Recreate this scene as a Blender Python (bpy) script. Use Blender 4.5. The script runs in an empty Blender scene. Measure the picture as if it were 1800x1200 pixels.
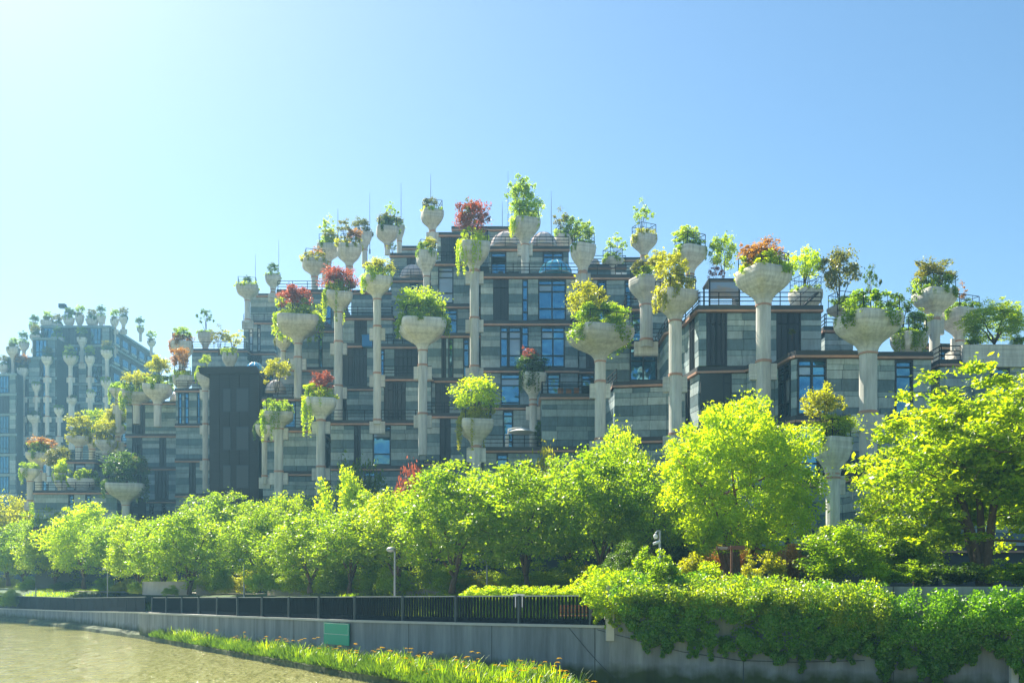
import bpy, math, random
import numpy as np
R = math.radians
S = bpy.context.scene
C = S.collection
# ------------------------------------------------------------------ camera
F = 1750.0            # focal length in photograph pixels
EYE = 4.5             # eye height over the river (z = 0)
HOR = 1030.0          # horizon row in the photograph
cd = bpy.data.cameras.new('camera'); cam = bpy.data.objects.new('camera', cd); C.objects.link(cam)
cam.location = (0, 0, EYE); cam.rotation_euler = (R(90), 0, 0)
cd.sensor_width = 36.0; cd.lens = 36.0*F/1800.0
cd.shift_y = (HOR-600.0)/1800.0
cd.clip_start = 0.5; cd.clip_end = 3000
S.camera = cam
# ------------------------------------------------------------------ light
SUN_AZ, SUN_EL = -34.0, 44.0        # degrees left of the view axis, above the horizon
W = bpy.data.worlds.new("World"); S.world = W; W.use_nodes = True
nt = W.node_tree; nt.nodes.clear()
sky = nt.nodes.new('ShaderNodeTexSky'); sky.sky_type = 'NISHITA'; sky.sun_disc = False
sky.sun_elevation = R(SUN_EL); sky.sun_rotation = R(SUN_AZ)
sky.air_density = 1.0; sky.dust_density = 0.55; sky.ozone_density = 2.2; sky.altitude = 0
bg = nt.nodes.new('ShaderNodeBackground'); bg.inputs[1].default_value = 0.06
wo = nt.nodes.new('ShaderNodeOutputWorld')
hs = nt.nodes.new('ShaderNodeHueSaturation'); hs.inputs['Saturation'].default_value = 1.15; hs.inputs['Hue'].default_value = .492
nt.links.new(sky.outputs[0], hs.inputs['Color']); nt.links.new(hs.outputs[0], bg.inputs[0]); nt.links.new(bg.outputs[0], wo.inputs[0])
sl = bpy.data.lights.new('sun', 'SUN'); sl.energy = 5.0; sl.angle = R(0.5); sl.color = (1.0, 0.92, 0.76)
sun = bpy.data.objects.new('sun', sl); C.objects.link(sun)
from mathutils import Vector
sd = Vector((math.sin(R(SUN_AZ))*math.cos(R(SUN_EL)), math.cos(R(SUN_AZ))*math.cos(R(SUN_EL)), math.sin(R(SUN_EL))))
sun.rotation_euler = sd.to_track_quat('Z', 'Y').to_euler(); sun.location = (-60, 60, 80)
S.view_settings.view_transform = 'Standard'; S.view_settings.look = 'None'
S.view_settings.exposure = 1.5; S.view_settings.gamma = 1.0; S.view_settings.use_curve_mapping = False
S.cycles.volume_bounces = 0; S.cycles.max_bounces = 7; S.cycles.diffuse_bounces = 4; S.cycles.transmission_bounces = 5
S.cycles.transparent_max_bounces = 6
rnd = random.Random(7); nr = np.random.default_rng(7)

# ------------------------------------------------------------------ helpers
def at(px, d, py=None, z=None):
    return Vector(((px-900.0)/F*d, d, z if z is not None else EYE+(HOR-py)/F*d))
def LV(k): return 2.6+4.5*k
def dep(k, py): return (LV(k)-EYE)*F/(HOR-py)

def streak(m, k=.35, sc=(2.2, 2.2, .22)):
    n = m.node_tree.nodes; l = m.node_tree.links; p = n['Principled BSDF']; src = p.inputs['Base Color'].links[0].from_socket
    ge = n.new('ShaderNodeNewGeometry'); mp = n.new('ShaderNodeMapping'); mp.inputs['Scale'].default_value = sc; l.new(ge.outputs['Position'], mp.inputs[0])
    t = n.new('ShaderNodeTexNoise'); t.inputs['Scale'].default_value = 1.6; t.inputs['Detail'].default_value = 8; t.inputs['Roughness'].default_value = .7; l.new(mp.outputs[0], t.inputs[0])
    mr = n.new('ShaderNodeMapRange'); mr.inputs[1].default_value = .35; mr.inputs[2].default_value = .6; mr.inputs[3].default_value = 1-k; mr.inputs[4].default_value = 1.04; l.new(t.outputs[0], mr.inputs[0])
    v = n.new('ShaderNodeVectorMath'); v.operation = 'SCALE'; l.new(src, v.inputs[0]); l.new(mr.outputs[0], v.inputs['Scale']); l.new(v.outputs[0], p.inputs['Base Color']); return m

def mat(name, col, rough=0.8, metal=0.0, spec=0.5, noise=0.0, nscale=2.0, bump=0.0, bscale=8.0, stretch=None, coord='Object', island=0.0):
    m = bpy.data.materials.new(name); m.use_nodes = True; n = m.node_tree.nodes; l = m.node_tree.links
    p = n['Principled BSDF']; p.inputs['Roughness'].default_value = rough; p.inputs['Metallic'].default_value = metal
    p.inputs['Specular IOR Level'].default_value = spec
    p.inputs['Base Color'].default_value = (*col, 1)
    if noise or bump:
        tc = n.new('ShaderNodeNewGeometry'); src = tc.outputs['Position']
        mp = n.new('ShaderNodeMapping'); l.new(src, mp.inputs[0])
        if stretch: mp.inputs['Scale'].default_value = stretch
    if noise:
        t = n.new('ShaderNodeTexNoise'); t.inputs['Scale'].default_value = nscale; t.inputs['Detail'].default_value = 6
        l.new(mp.outputs[0], t.inputs[0])
        mr = n.new('ShaderNodeMapRange'); mr.inputs[1].default_value = .25; mr.inputs[2].default_value = .75
        mr.inputs[3].default_value = 1-noise; mr.inputs[4].default_value = 1+noise
        l.new(t.outputs[0], mr.inputs[0])
        oi = n.new('ShaderNodeObjectInfo'); mr2 = n.new('ShaderNodeMapRange'); mr2.inputs[3].default_value = 1-noise*.8; mr2.inputs[4].default_value = 1+noise*.8
        l.new(oi.outputs['Random'], mr2.inputs[0])
        mu = n.new('ShaderNodeMath'); mu.operation = 'MULTIPLY'; l.new(mr.outputs[0], mu.inputs[0]); l.new(mr2.outputs[0], mu.inputs[1])
        if island:
            ge = n.new('ShaderNodeNewGeometry'); mr3 = n.new('ShaderNodeMapRange'); mr3.inputs[3].default_value = 1-island; mr3.inputs[4].default_value = 1+island
            l.new(ge.outputs['Random Per Island'], mr3.inputs[0])
            mu2 = n.new('ShaderNodeMath'); mu2.operation = 'MULTIPLY'; l.new(mu.outputs[0], mu2.inputs[0]); l.new(mr3.outputs[0], mu2.inputs[1]); mu = mu2
        vm = n.new('ShaderNodeVectorMath'); vm.operation = 'SCALE'; vm.inputs[0].default_value = col
        l.new(mu.outputs[0], vm.inputs['Scale']); l.new(vm.outputs[0], p.inputs['Base Color'])
    if bump:
        t2 = n.new('ShaderNodeTexNoise'); t2.inputs['Scale'].default_value = bscale; t2.inputs['Detail'].default_value = 5
        l.new(mp.outputs[0], t2.inputs[0]); b = n.new('ShaderNodeBump'); b.inputs['Strength'].default_value = bump; b.inputs['Distance'].default_value = .05
        l.new(t2.outputs[0], b.inputs['Height']); l.new(b.outputs[0], p.inputs['Normal'])
    return m

def leafmat(name, c1, c2, trans=0.5, tcol=None, gloss=.06):
    """diffuse + translucent leaf, hue varies from leaf to leaf and from clump to clump"""
    m = bpy.data.materials.new(name); m.use_nodes = True; n = m.node_tree.nodes; l = m.node_tree.links; n.clear()
    o = n.new('ShaderNodeOutputMaterial'); ge = n.new('ShaderNodeNewGeometry'); t = n.new('ShaderNodeTexNoise')
    t.inputs['Scale'].default_value = .55; t.inputs['Detail'].default_value = 3; l.new(ge.outputs['Position'], t.inputs[0])
    mr = n.new('ShaderNodeMapRange'); mr.inputs[1].default_value = .3; mr.inputs[2].default_value = .7; l.new(t.outputs[0], mr.inputs[0])
    a = n.new('ShaderNodeMath'); a.operation = 'MULTIPLY_ADD'; l.new(ge.outputs['Random Per Island'], a.inputs[0]); a.inputs[1].default_value = .6
    s = n.new('ShaderNodeMath'); s.operation = 'MULTIPLY'; l.new(mr.outputs[0], s.inputs[0]); s.inputs[1].default_value = .4; l.new(s.outputs[0], a.inputs[2])
    mx = n.new('ShaderNodeMix'); mx.data_type = 'RGBA'; mx.inputs[6].default_value = (*c1, 1); mx.inputs[7].default_value = (*c2, 1); l.new(a.outputs[0], mx.inputs[0])
    d = n.new('ShaderNodeBsdfDiffuse'); tr = n.new('ShaderNodeBsdfTranslucent'); g = n.new('ShaderNodeBsdfGlossy'); g.inputs['Roughness'].default_value = .38
    g.inputs['Color'].default_value = (.8, .85, .8, 1)
    vm = n.new('ShaderNodeVectorMath'); vm.operation = 'MULTIPLY'; vm.inputs[1].default_value = tcol or (2.9, 2.6, .75)
    l.new(mx.outputs[2], d.inputs[0]); l.new(mx.outputs[2], vm.inputs[0]); l.new(vm.outputs[0], tr.inputs[0])
    m1 = n.new('ShaderNodeMixShader'); m1.inputs[0].default_value = trans; l.new(d.outputs[0], m1.inputs[1]); l.new(tr.outputs[0], m1.inputs[2])
    m2 = n.new('ShaderNodeMixShader'); m2.inputs[0].default_value = gloss; l.new(m1.outputs[0], m2.inputs[1]); l.new(g.outputs[0], m2.inputs[2])
    l.new(m2.outputs[0], o.inputs[0])
    return m

MT = {}
MT['concrete'] = mat('fair faced concrete', (.66, .64, .57), .85, noise=.2, nscale=.9, bump=1.0, bscale=1.4, stretch=(.25, .25, 6))
MT['shaft'] = mat('smooth concrete', (.64, .63, .57), .85, noise=.15, nscale=.6, bump=.2, bscale=6, stretch=(1, 1, .5))
MT['stone_l'] = mat('pale stone', (.35, .44, .45), .7, noise=.16, nscale=1.7, bump=.15)
MT['stone_m'] = mat('grey stone', (.23, .32, .34), .7, noise=.16, nscale=1.7, bump=.15)
MT['stone_d'] = mat('dark stone', (.10, .175, .205), .6, noise=.18, nscale=1.7, bump=.15)
streak(MT['concrete'], .28); streak(MT['shaft'], .3)
for q_ in ('stone_l', 'stone_m', 'stone_d'): streak(MT[q_], .25, (3, 3, .8))
MT['wall'] = mat('dark wall backing', (.05, .065, .07), .8, noise=.1)
MT['slab'] = mat('dark slab edge', (.035, .045, .05), .6, noise=.1)
MT['roof'] = mat('roof deck', (.16, .17, .17), .9, noise=.15)
MT['copper'] = mat('copper trim', (.46, .26, .18), .55, metal=.1, noise=.12)
MT['dmetal'] = mat('dark metal', (.022, .032, .042), .45, metal=.3)
MT['rail'] = mat('dark painted steel', (.007, .013, .018), .8, spec=.15)
MT['railpost'] = mat('steel post', (.07, .10, .11), .5, metal=.2)
MT['louvre'] = mat('dark panel', (.028, .037, .05), .5, noise=.1)
def glass(name, base, refl, k=.6):
    m = bpy.data.materials.new(name); m.use_nodes = True; n = m.node_tree.nodes; l = m.node_tree.links; n.clear()
    o = n.new('ShaderNodeOutputMaterial'); d = n.new('ShaderNodeBsdfDiffuse'); d.inputs[0].default_value = (*base, 1)
    g = n.new('ShaderNodeBsdfGlossy'); g.inputs[0].default_value = (*refl, 1); g.inputs['Roughness'].default_value = .04
    x = n.new('ShaderNodeMixShader'); x.inputs[0].default_value = k
    t = n.new('ShaderNodeTexNoise'); t.inputs['Scale'].default_value = .5; b = n.new('ShaderNodeBump'); b.inputs['Strength'].default_value = .5; b.inputs['Distance'].default_value = .3
    ge = n.new('ShaderNodeNewGeometry'); l.new(ge.outputs['Position'], t.inputs[0]); l.new(t.outputs[0], b.inputs['Height']); l.new(b.outputs[0], g.inputs['Normal'])
    l.new(d.outputs[0], x.inputs[1]); l.new(g.outputs[0], x.inputs[2]); l.new(x.outputs[0], o.inputs[0])
    return m
MT['glass_b'] = glass('blue window glass', (.01, .09, .20), (.14, .36, .50), .55)
MT['glass_d'] = glass('dark window glass', (.015, .04, .055), (.16, .36, .46), .5)
MT['glass_p'] = glass('pale curtained glass', (.30, .33, .34), (.4, .5, .55), .3)
MT['brown_pane'] = mat('dim tower pane', (.03, .035, .04), .35)
MT['brown'] = mat('dark brown cladding', (.014, .012, .014), .7, noise=.2, nscale=.5, bump=.3, bscale=1.2, stretch=(1, 1, 6))
MT['retain'] = mat('stained concrete wall', (.23, .25, .26), .85, noise=.3, nscale=.8, bump=.25, bscale=3, stretch=(1.6, 1.6, .18))
MT['coping'] = mat('pale coping', (.5, .5, .47), .8, noise=.1)
MT['white'] = mat('white fabric', (.75, .75, .73), .8)
MT['lamp'] = mat('grey galvanised steel', (.33, .36, .38), .45, metal=.5)
MT['signbrown'] = mat('rust brown sign paint', (.16, .06, .035), .6)
MT['green'] = mat('green sign paint', (.0, .36, .20), .5)
MT['bark'] = mat('bark', (.10, .07, .05), .9, noise=.3, nscale=6, bump=.6, bscale=14)
MT['bark_r'] = mat('reddish bark', (.22, .10, .06), .9, noise=.25, nscale=5, bump=.5, bscale=14)
MT['soil'] = mat('soil', (.05, .04, .025), 1, noise=.2)
MT['paving'] = mat('plaza paving', (.42, .38, .34), .85, noise=.15, nscale=.8)
MT['bank'] = mat('wet earth bank', (.045, .06, .02), .9, noise=.6, nscale=1.5, bump=1, bscale=4)
MT['ground'] = mat('lawn', (.045, .085, .02), .95, noise=.4, nscale=.6, bump=.6, bscale=6)
MT['flower'] = leafmat('yellow petals', (.80, .50, .004), (.75, .42, .004), .4, (1, .9, .3), gloss=.0)
MT['orange'] = mat('wooden chair', (.36, .15, .06), .6)
MT['blue'] = mat('blue plastic', (.02, .16, .42), .4)
L = {}
L['mid'] = leafmat('mid green leaves', (.035, .10, .008), (.14, .20, .010), .68, (4.9, 4.2, .35), gloss=.05)
L['fresh'] = leafmat('fresh green leaves', (.055, .13, .008), (.19, .25, .010), .7, (4.2, 3.6, .2), gloss=.05)
L['lime'] = leafmat('lime leaves', (.13, .24, .004), (.24, .33, .005), .74, (3.55, 2.95, .12), gloss=.03)
L['yellow'] = leafmat('yellow green leaves', (.15, .19, .010), (.25, .26, .012), .62, (3.2, 2.9, .3), gloss=.04)
L['dark'] = leafmat('dark green leaves', (.02, .065, .014), (.06, .12, .018), .5, (4.0, 3.2, .6), gloss=.05)
L['olive'] = leafmat('olive leaves', (.06, .10, .02), (.15, .14, .03), .5)
L['orange'] = leafmat('orange leaves', (.16, .10, .02), (.25, .15, .03), .55, (3.2, 2.4, .8))
L['red'] = leafmat('red maple leaves', (.12, .045, .025), (.19, .08, .045), .55, (3.3, 1.9, 1.5))
L['ivy'] = leafmat('ivy leaves', (.04, .14, .006), (.15, .31, .010), .58, (3.4, 2.9, .3), gloss=.05)

class MB:
    """collects faces, builds ONE mesh object"""
    def __init__(s): s.v = []; s.f = []; s.m = []
    def poly(s, pts, mi=0):
        b = len(s.v); s.v += [tuple(p) for p in pts]; s.f.append(tuple(range(b, b+len(pts)))); s.m.append(mi)
    def hexa(s, p, mi=0):      # 4 bottom, 4 top
        b = len(s.v); s.v += [tuple(q) for q in p]
        for q in ((3, 2, 1, 0), (4, 5, 6, 7), (0, 1, 5, 4), (1, 2, 6, 5), (2, 3, 7, 6), (3, 0, 4, 7)):
            s.f.append(tuple(b+i for i in q)); s.m.append(mi)
    def box(s, c, d, mi=0, rz=0):
        x, y, z = c; a, b, h = d[0]/2, d[1]/2, d[2]/2; cs, sn = math.cos(rz), math.sin(rz)
        q = [(x+u*cs-v*sn, y+u*sn+v*cs) for u, v in ((-a, -b), (a, -b), (a, b), (-a, b))]
        s.hexa([(i, j, z-h) for i, j in q]+[(i, j, z+h) for i, j in q], mi)
    def seg(s, A, B, n, o0, o1, z0, z1, mi=0):     # box along plan segment A-B, from offset o0 to o1 along normal n
        q = [A+n*o1, B+n*o1, B+n*o0, A+n*o0]
        s.hexa([(p.x, p.y, z0) for p in q]+[(p.x, p.y, z1) for p in q], mi)
    def tube(s, pts, rad, k=6, mi=0, cap=True):
        pts = [Vector(p) for p in pts]; rings = []
        for i, p in enumerate(pts):
            t = (pts[min(i+1, len(pts)-1)]-pts[max(i-1, 0)]).normalized()
            u = t.orthogonal().normalized() if abs(t.z) < .99 else Vector((1, 0, 0)); w = t.cross(u).normalized(); u = w.cross(t).normalized()
            r = rad[i] if hasattr(rad, '__len__') else rad
            rings.append([p+u*(r*math.cos(a*2*math.pi/k))+w*(r*math.sin(a*2*math.pi/k)) for a in range(k)])
        b = len(s.v)
        for r_ in rings: s.v += [tuple(p) for p in r_]
        for i in range(len(rings)-1):
            for a in range(k):
                s.f.append((b+i*k+a, b+i*k+(a+1) % k, b+(i+1)*k+(a+1) % k, b+(i+1)*k+a)); s.m.append(mi)
        if cap:
            s.f.append(tuple(b+a for a in range(k))[::-1]); s.m.append(mi)
            s.f.append(tuple(b+(len(rings)-1)*k+a for a in range(k))); s.m.append(mi)
    def loft(s, rings, mi=0, cap0=True, cap1=True):
        k = len(rings[0]); b = len(s.v)
        for r_ in rings: s.v += [tuple(p) for p in r_]
        for i in range(len(rings)-1):
            for a in range(k):
                s.f.append((b+i*k+a, b+i*k+(a+1) % k, b+(i+1)*k+(a+1) % k, b+(i+1)*k+a)); s.m.append(mi)
        if cap0: s.f.append(tuple(b+a for a in range(k))[::-1]); s.m.append(mi)
        if cap1: s.f.append(tuple(b+(len(rings)-1)*k+a for a in range(k))); s.m.append(mi)
    def mesh(s, name, mats, smooth=False):
        me = bpy.data.meshes.new(name); me.from_pydata(s.v, [], s.f)
        for m in (mats if isinstance(mats, (list, tuple)) else [mats]): me.materials.append(m)
        if any(s.m): me.polygons.foreach_set('material_index', s.m)
        if smooth: me.polygons.foreach_set('use_smooth', [True]*len(s.f))
        me.update(); return me
    def build(s, name, mats, parent=None, smooth=False):
        return link(name, s.mesh(name, mats, smooth), parent)

def link(name, data, parent=None, loc=None, rz=None, scale=None, m=None):
    o = bpy.data.objects.new(name, data); C.objects.link(o)
    if parent is not None: o.parent = parent
    if loc is not None: o.location = loc
    if rz is not None: o.rotation_euler = (0, 0, rz)
    if scale is not None: o.scale = scale
    if m is not None:
        o.material_slots[0].link = 'OBJECT'; o.material_slots[0].material = m
    return o
def tag(o, label, cat, group=None, kind=None):
    o['label'] = label
    if cat: o['category'] = cat
    if group: o['group'] = group
    if kind: o['kind'] = kind
    return o
def struct(o): o['kind'] = 'structure'; return o

# ------------------------------------------------------------------ foliage meshes
def quads(name, P, A, B, mt):
    """leaf quads: centre P, half length vector A, half width vector B"""
    n = len(P); v = np.empty((n, 4, 3), np.float32)
    v[:, 0] = P-A; v[:, 1] = P+B-A*.1; v[:, 2] = P+A; v[:, 3] = P-B-A*.1
    me = bpy.data.meshes.new(name); me.vertices.add(n*4); me.vertices.foreach_set('co', v.ravel())
    me.loops.add(n*4); me.loops.foreach_set('vertex_index', np.arange(n*4, dtype=np.int32))
    me.polygons.add(n); me.polygons.foreach_set('loop_start', np.arange(0, n*4, 4, dtype=np.int32))
    me.polygons.foreach_set('loop_total', np.full(n, 4, dtype=np.int32))
    me.materials.append(mt); me.update(calc_edges=True); return me
def leafvec(g, n, size, droop=.3, up=.5):
    N = g.normal(size=(n, 3)); N[:, 2] = np.abs(N[:, 2])+up; N /= np.linalg.norm(N, axis=1)[:, None]
    T = g.normal(size=(n, 3)); T[:, 2] -= droop; T -= N*np.sum(T*N, 1)[:, None]; T /= np.linalg.norm(T, axis=1)[:, None]
    Bv = np.cross(N, T); s = size*g.uniform(.5, 1.4, (n, 1))
    return T*s, Bv*s*.55
def clumps_ell(g, n, c, r, shell=.5, lower=-.9):
    out = []
    while len(out) < n:
        q = g.normal(size=3); q /= np.linalg.norm(q)
        if q[2] < lower: continue
        q = q*g.uniform(shell, 1)
        out.append(q*r+c)
    return np.array(out)
def leaves_around(g, cen, rad, per, flat=.6):
    k = len(cen); D = g.normal(size=(k*per, 3)); D /= np.linalg.norm(D, axis=1)[:, None]
    D *= (g.uniform(0.15, 1, (k*per, 1))**.55)
    rr = np.repeat(np.asarray(rad), per)[:, None]; D *= rr; D[:, 2] *= flat
    return np.repeat(cen, per, axis=0)+D

def limbs(g, tips, base=(0, 0, 0), fork=.25, stems=1, r0=.028, thin=.003, maxn=60):
    """trunk and limbs that reach the clumps"""
    mb = MB(); tips = np.array(tips)
    nodes = []
    if stems == 1:
        f = np.array([g.normal(0, .012), g.normal(0, .012), fork])
        mb.tube([base, f*.5+np.array([.008, 0, 0]), f], [r0*1.35, r0, r0*.85], 7)
        starts = [f]
    else: starts = [np.array(base)+np.array([g.normal(0, .02), g.normal(0, .02), 0]) for _ in range(stems)]
    main = tips[g.permutation(len(tips))[:max(5, stems)]]
    for i, t in enumerate(main):
        s = starts[i % len(starts)]; p = []
        for u in np.linspace(0, 1, 6):
            q = s*(1-u)+t*u; q = q+np.array([0, 0, .06*math.sin(math.pi*u)]); q[:2] = q[:2]*(1-.25*math.sin(math.pi*u))+g.normal(0, .008, 2)*(0 < u < 1); p.append(q)
        mb.tube(p, [r0*(.6 if stems == 1 else .7)*(1-u)+thin for u in np.linspace(0, 1, 6)], 5)
        for j, q in enumerate(p[1:]): nodes.append((q, r0*.45*(1-(j+1)/6)+thin))
    rest = tips[:maxn]
    for t in rest:
        dd = [np.linalg.norm(q-t) for q, _ in nodes]; j = int(np.argmin(dd)); q, rr = nodes[j]
        if dd[j] < .02: continue
        mid = (q+t)/2+g.normal(0, .012, 3)
        mb.tube([q, mid, t], [rr*.7, rr*.5+thin*.3, thin*.6], 4, cap=False)
        nodes.append((mid, rr*.5))
    return mb
LIB = {}
def lib_tree(key, seed, nleaf, size, ncl, crown0=.22, stems=1, fork=.22, clr=.14, r0=.03, shell=.5, flat=.6, cz=None, lower=-.75, thin=.003, shape='ell'):
    g = np.random.default_rng(seed)
    c = np.array([0, 0, (1+crown0)/2]); r = np.array([.44, .44, (1-crown0)/2*.93])
    if shape == 'ell': cen = clumps_ell(g, ncl, c, r, shell, lower)
    elif shape == 'dome':        # flat spreading layers
        cen = clumps_ell(g, ncl, c-np.array([0, 0, r[2]*.35]), r*np.array([1, 1, 1.3]), shell, -.35)
    elif shape == 'lobes':       # upright lobes
        cen = []
        for _ in range(7):
            a = g.uniform(0, 6.3); rr = g.uniform(.05, .36); h = 1-rr*1.0+g.uniform(-.06, .04)
            for u in np.linspace(.12, 1, 14): cen.append([math.cos(a)*rr*(.5+.5*u), math.sin(a)*rr*(.5+.5*u), h*u])
        cen = np.array(cen); ncl = len(cen)
    cen[:, :2] += g.normal(0, .02, (len(cen), 2))
    rad = clr*g.uniform(.6, 1.25, len(cen))
    if shape == 'lobes': rad = .085*np.interp(cen[:, 2], [0, .5, 1], [1.3, 1.2, .5])
    if ncl > 100: cen[:, :2] = cen[:, :2]*g.uniform(.85, 1.12, (len(cen), 1))
    P = leaves_around(g, cen, rad, max(4, int(nleaf*.8)//len(cen)), flat)
    st_ = leaves_around(g, cen, rad*1.5, max(2, int(nleaf*.2)//len(cen)), .8); P = np.concatenate([P, st_])
    A, B = leafvec(g, len(P), size)
    P[:, 2] = np.maximum(P[:, 2], .03)
    LIB[key] = (limbs(g, cen, fork=fork, stems=stems, r0=r0, thin=thin).mesh('trunk', MT['bark'], True), quads('crown', P.astype(np.float32), A, B, L['mid']))
for i in range(4): lib_tree('cherry%d' % i, 10+i, 23000, .0122, 290, crown0=.03, fork=.12, clr=.078, r0=.022, shell=.5, lower=-.75, flat=.5)
lib_tree('big0', 30, 72000, .0092, 560, crown0=.04, fork=.05, stems=7, clr=.058, r0=.022, shell=.62, shape='ell', flat=.7, lower=-.9)
lib_tree('big1', 31, 42000, .0108, 330, crown0=.02, fork=.05, stems=7, clr=.055, r0=.022, shell=.2, flat=.42, lower=-.8)
for i in range(4): lib_tree('airy%d' % i, 50+i, 1200, .026, 26, crown0=.25, stems=3, clr=.085, r0=.014, shell=.35, thin=.0035)
for i in range(3): lib_tree('mid%d' % i, 60+i, 3400, .026, 44, crown0=.18, stems=3, clr=.12, r0=.016, shell=.4, thin=.0035)
for i in range(3): lib_tree('dense%d' % i, 70+i, 4600, .024, 80, crown0=.02, fork=.15, clr=.14, r0=.03, shell=.45, lower=-.6)
lib_tree('lobes', 80, 9000, .018, 60, shape='lobes', fork=.1, flat=1.3)
def lib_bush(key, seed, n, size, ncl=34):
    g = np.random.default_rng(seed)
    cen = clumps_ell(g, ncl, np.array([0, 0, .35]), np.array([.40, .40, .5]), .35, -.5)
    P = leaves_around(g, cen, .15*g.uniform(.6, 1.3, ncl), n//ncl, .75); P[:, 2] = np.abs(P[:, 2])
    A, B = leafvec(g, len(P), size); LIB[key] = quads('foliage', P.astype(np.float32), A, B, L['mid'])
for i in range(3): lib_bush('bush%d' % i, 90+i, 3000, .032)
for i in range(3): lib_bush('bigbush%d' % i, 95+i, 13000, .016, 60)
def lib_cover(key, seed, n, size, height, hang, side=None, ntail=10):
    """planting of a bowl of rim half-width 1; it mounds over the soil and spills over the rim"""
    g = np.random.default_rng(seed); k = 46
    a = g.uniform(0, 6.283, k); r = np.sqrt(g.uniform(0, 1, k))*.98
    cen = np.stack([np.cos(a)*r*1.05, np.sin(a)*r*1.05, height*g.uniform(.05, .75, k)], 1)
    P = leaves_around(g, cen, g.uniform(.14, .30, k), n//k, .7); P[:, 2] = np.maximum(P[:, 2], -.02)
    tails = []
    for _ in range(ntail):
        t = g.uniform(0, 6.283) if side is None else g.normal(side, .75)
        ln = hang*g.uniform(.25, 1.0); m = int(n/ntail*.7*ln/max(hang, .01)); u = g.uniform(0, 1, m)
        rr = 1.06+.05*np.sin(u*3); q = np.stack([np.cos(t)*rr, np.sin(t)*rr, .08-u*ln], 1)+g.normal(0, .055, (m, 3))*np.array([1, 1, .6])+g.normal(0, .05*(1-u)[:, None], (m, 3))
        # rounded square rim
        tails.append(q)
    P = np.concatenate([P]+tails); x, y = P[:, 0].copy(), P[:, 1].copy()
    A, B = leafvec(g, len(P), size, droop=.9); LIB[key] = quads('foliage', P.astype(np.float32), A, B, L['mid'])
for i in range(3): lib_cover('cover%d' % i, 110+i, 2600, .06, .95, .6)
for i in range(2): lib_cover('lush%d' % i, 120+i, 4400, .052, 1.15, 1.0, ntail=20)
for i in range(2): lib_cover('hang%d' % i, 125+i, 3800, .052, .85, 1.8, side=math.pi+.5, ntail=12)
lib_cover('low0', 130, 1300, .06, .4, .25); lib_cover('low1', 131, 2000, .055, .6, .9, side=math.pi+.6)
lib_cover('weep', 135, 5200, .05, 1.2, 2.5, side=math.pi+.6, ntail=22)
lib_cover('drape', 136, 4200, .06, .8, 1.9, side=-math.pi/2-.2, ntail=22)

def tree(name, kind, leaf, x, y, z, w, h, label, cat='tree', group=None, rz=None, bark=None):
    e = link(name, None, loc=(x, y, z)); e.empty_display_size = .5
    tr, cr = LIB[kind]; rz = rnd.uniform(0, 6.28) if rz is None else rz
    link('trunk', tr, e, rz=rz, scale=(w, w, h), m=bark or MT['bark']); link('crown', cr, e, rz=rz, scale=(w, w, h), m=L[leaf])
    return tag(e, label, cat, group)
def bush(name, kind, leaf, x, y, z, w, h, label, cat='bush', group=None):
    o = link(name, LIB[kind], loc=(x, y, z), rz=rnd.uniform(0, 6.28), scale=(w, w, h), m=L[leaf]); return tag(o, label, cat, group)

# ------------------------------------------------------------------ plan curves
WALL = [Vector(p) for p in ((-330, 520), (-200, 300), (-92, 160), (-68, 133), (-48.5, 110), (-31.3, 86), (-19.5, 69.5), (-9.8, 57), (-2.2, 50), (4.4, 45))]
RTOP = [1.3, 1.3, 1.4, 1.46, 1.7, 2.14, 2.33, 2.48, 2.56, 2.62]
HT = [1.9, 1.9, 1.9, 1.85, 1.55, 1.46, 1.46, 1.48, 1.5, 1.52]
RW = [Vector((4.4, 45)), Vector((12, 41.7)), Vector((20.6, 38)), Vector((34, 32))]
def ray_poly(poly, px):
    k = (px-900.0)/F
    for i in range(len(poly)-1):
        A, B = poly[i], poly[i+1]; fa, fb = A.x-k*A.y, B.x-k*B.y
        if fa*fb <= 0 and fa != fb: t = fa/(fa-fb); return A.lerp(B, t), i, t
    return None
# ------------------------------------------------------------------ water, bank, ground
mb = MB(); mb.poly([(-640, -40, 0), (640, -40, 0), (640, 620, 0), (-640, 620, 0)])
def watermat():
    m = bpy.data.materials.new('murky river water'); m.use_nodes = True; n = m.node_tree.nodes; l = m.node_tree.links
    p = n['Principled BSDF']; p.inputs['Base Color'].default_value = (.42, .40, .13, 1); p.inputs['Roughness'].default_value = .035; p.inputs['Specular IOR Level'].default_value = .9; p.inputs['IOR'].default_value = 1.33
    ge = n.new('ShaderNodeNewGeometry')
    hs = []
    for sc, w, st in ((.45, .5, (1, .3, 1)), (1.6, .45, (1, .3, 1)), (5, .2, (1, .4, 1))):
        mp = n.new('ShaderNodeMapping'); mp.inputs['Scale'].default_value = st; l.new(ge.outputs['Position'], mp.inputs[0])
        t = n.new('ShaderNodeTexNoise'); t.inputs['Scale'].default_value = sc; t.inputs['Detail'].default_value = 3; l.new(mp.outputs[0], t.inputs[0])
        k = n.new('ShaderNodeMath'); k.operation = 'MULTIPLY'; k.inputs[1].default_value = w; l.new(t.outputs[0], k.inputs[0]); hs.append(k)
    a = n.new('ShaderNodeMath'); l.new(hs[0].outputs[0], a.inputs[0]); l.new(hs[1].outputs[0], a.inputs[1])
    b = n.new('ShaderNodeMath'); l.new(a.outputs[0], b.inputs[0]); l.new(hs[2].outputs[0], b.inputs[1])
    bu = n.new('ShaderNodeBump'); bu.inputs['Strength'].default_value = 1; bu.inputs['Distance'].default_value = 1.6; l.new(b.outputs[0], bu.inputs['Height']); l.new(bu.outputs[0], p.inputs['Normal'])
    return m
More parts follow.
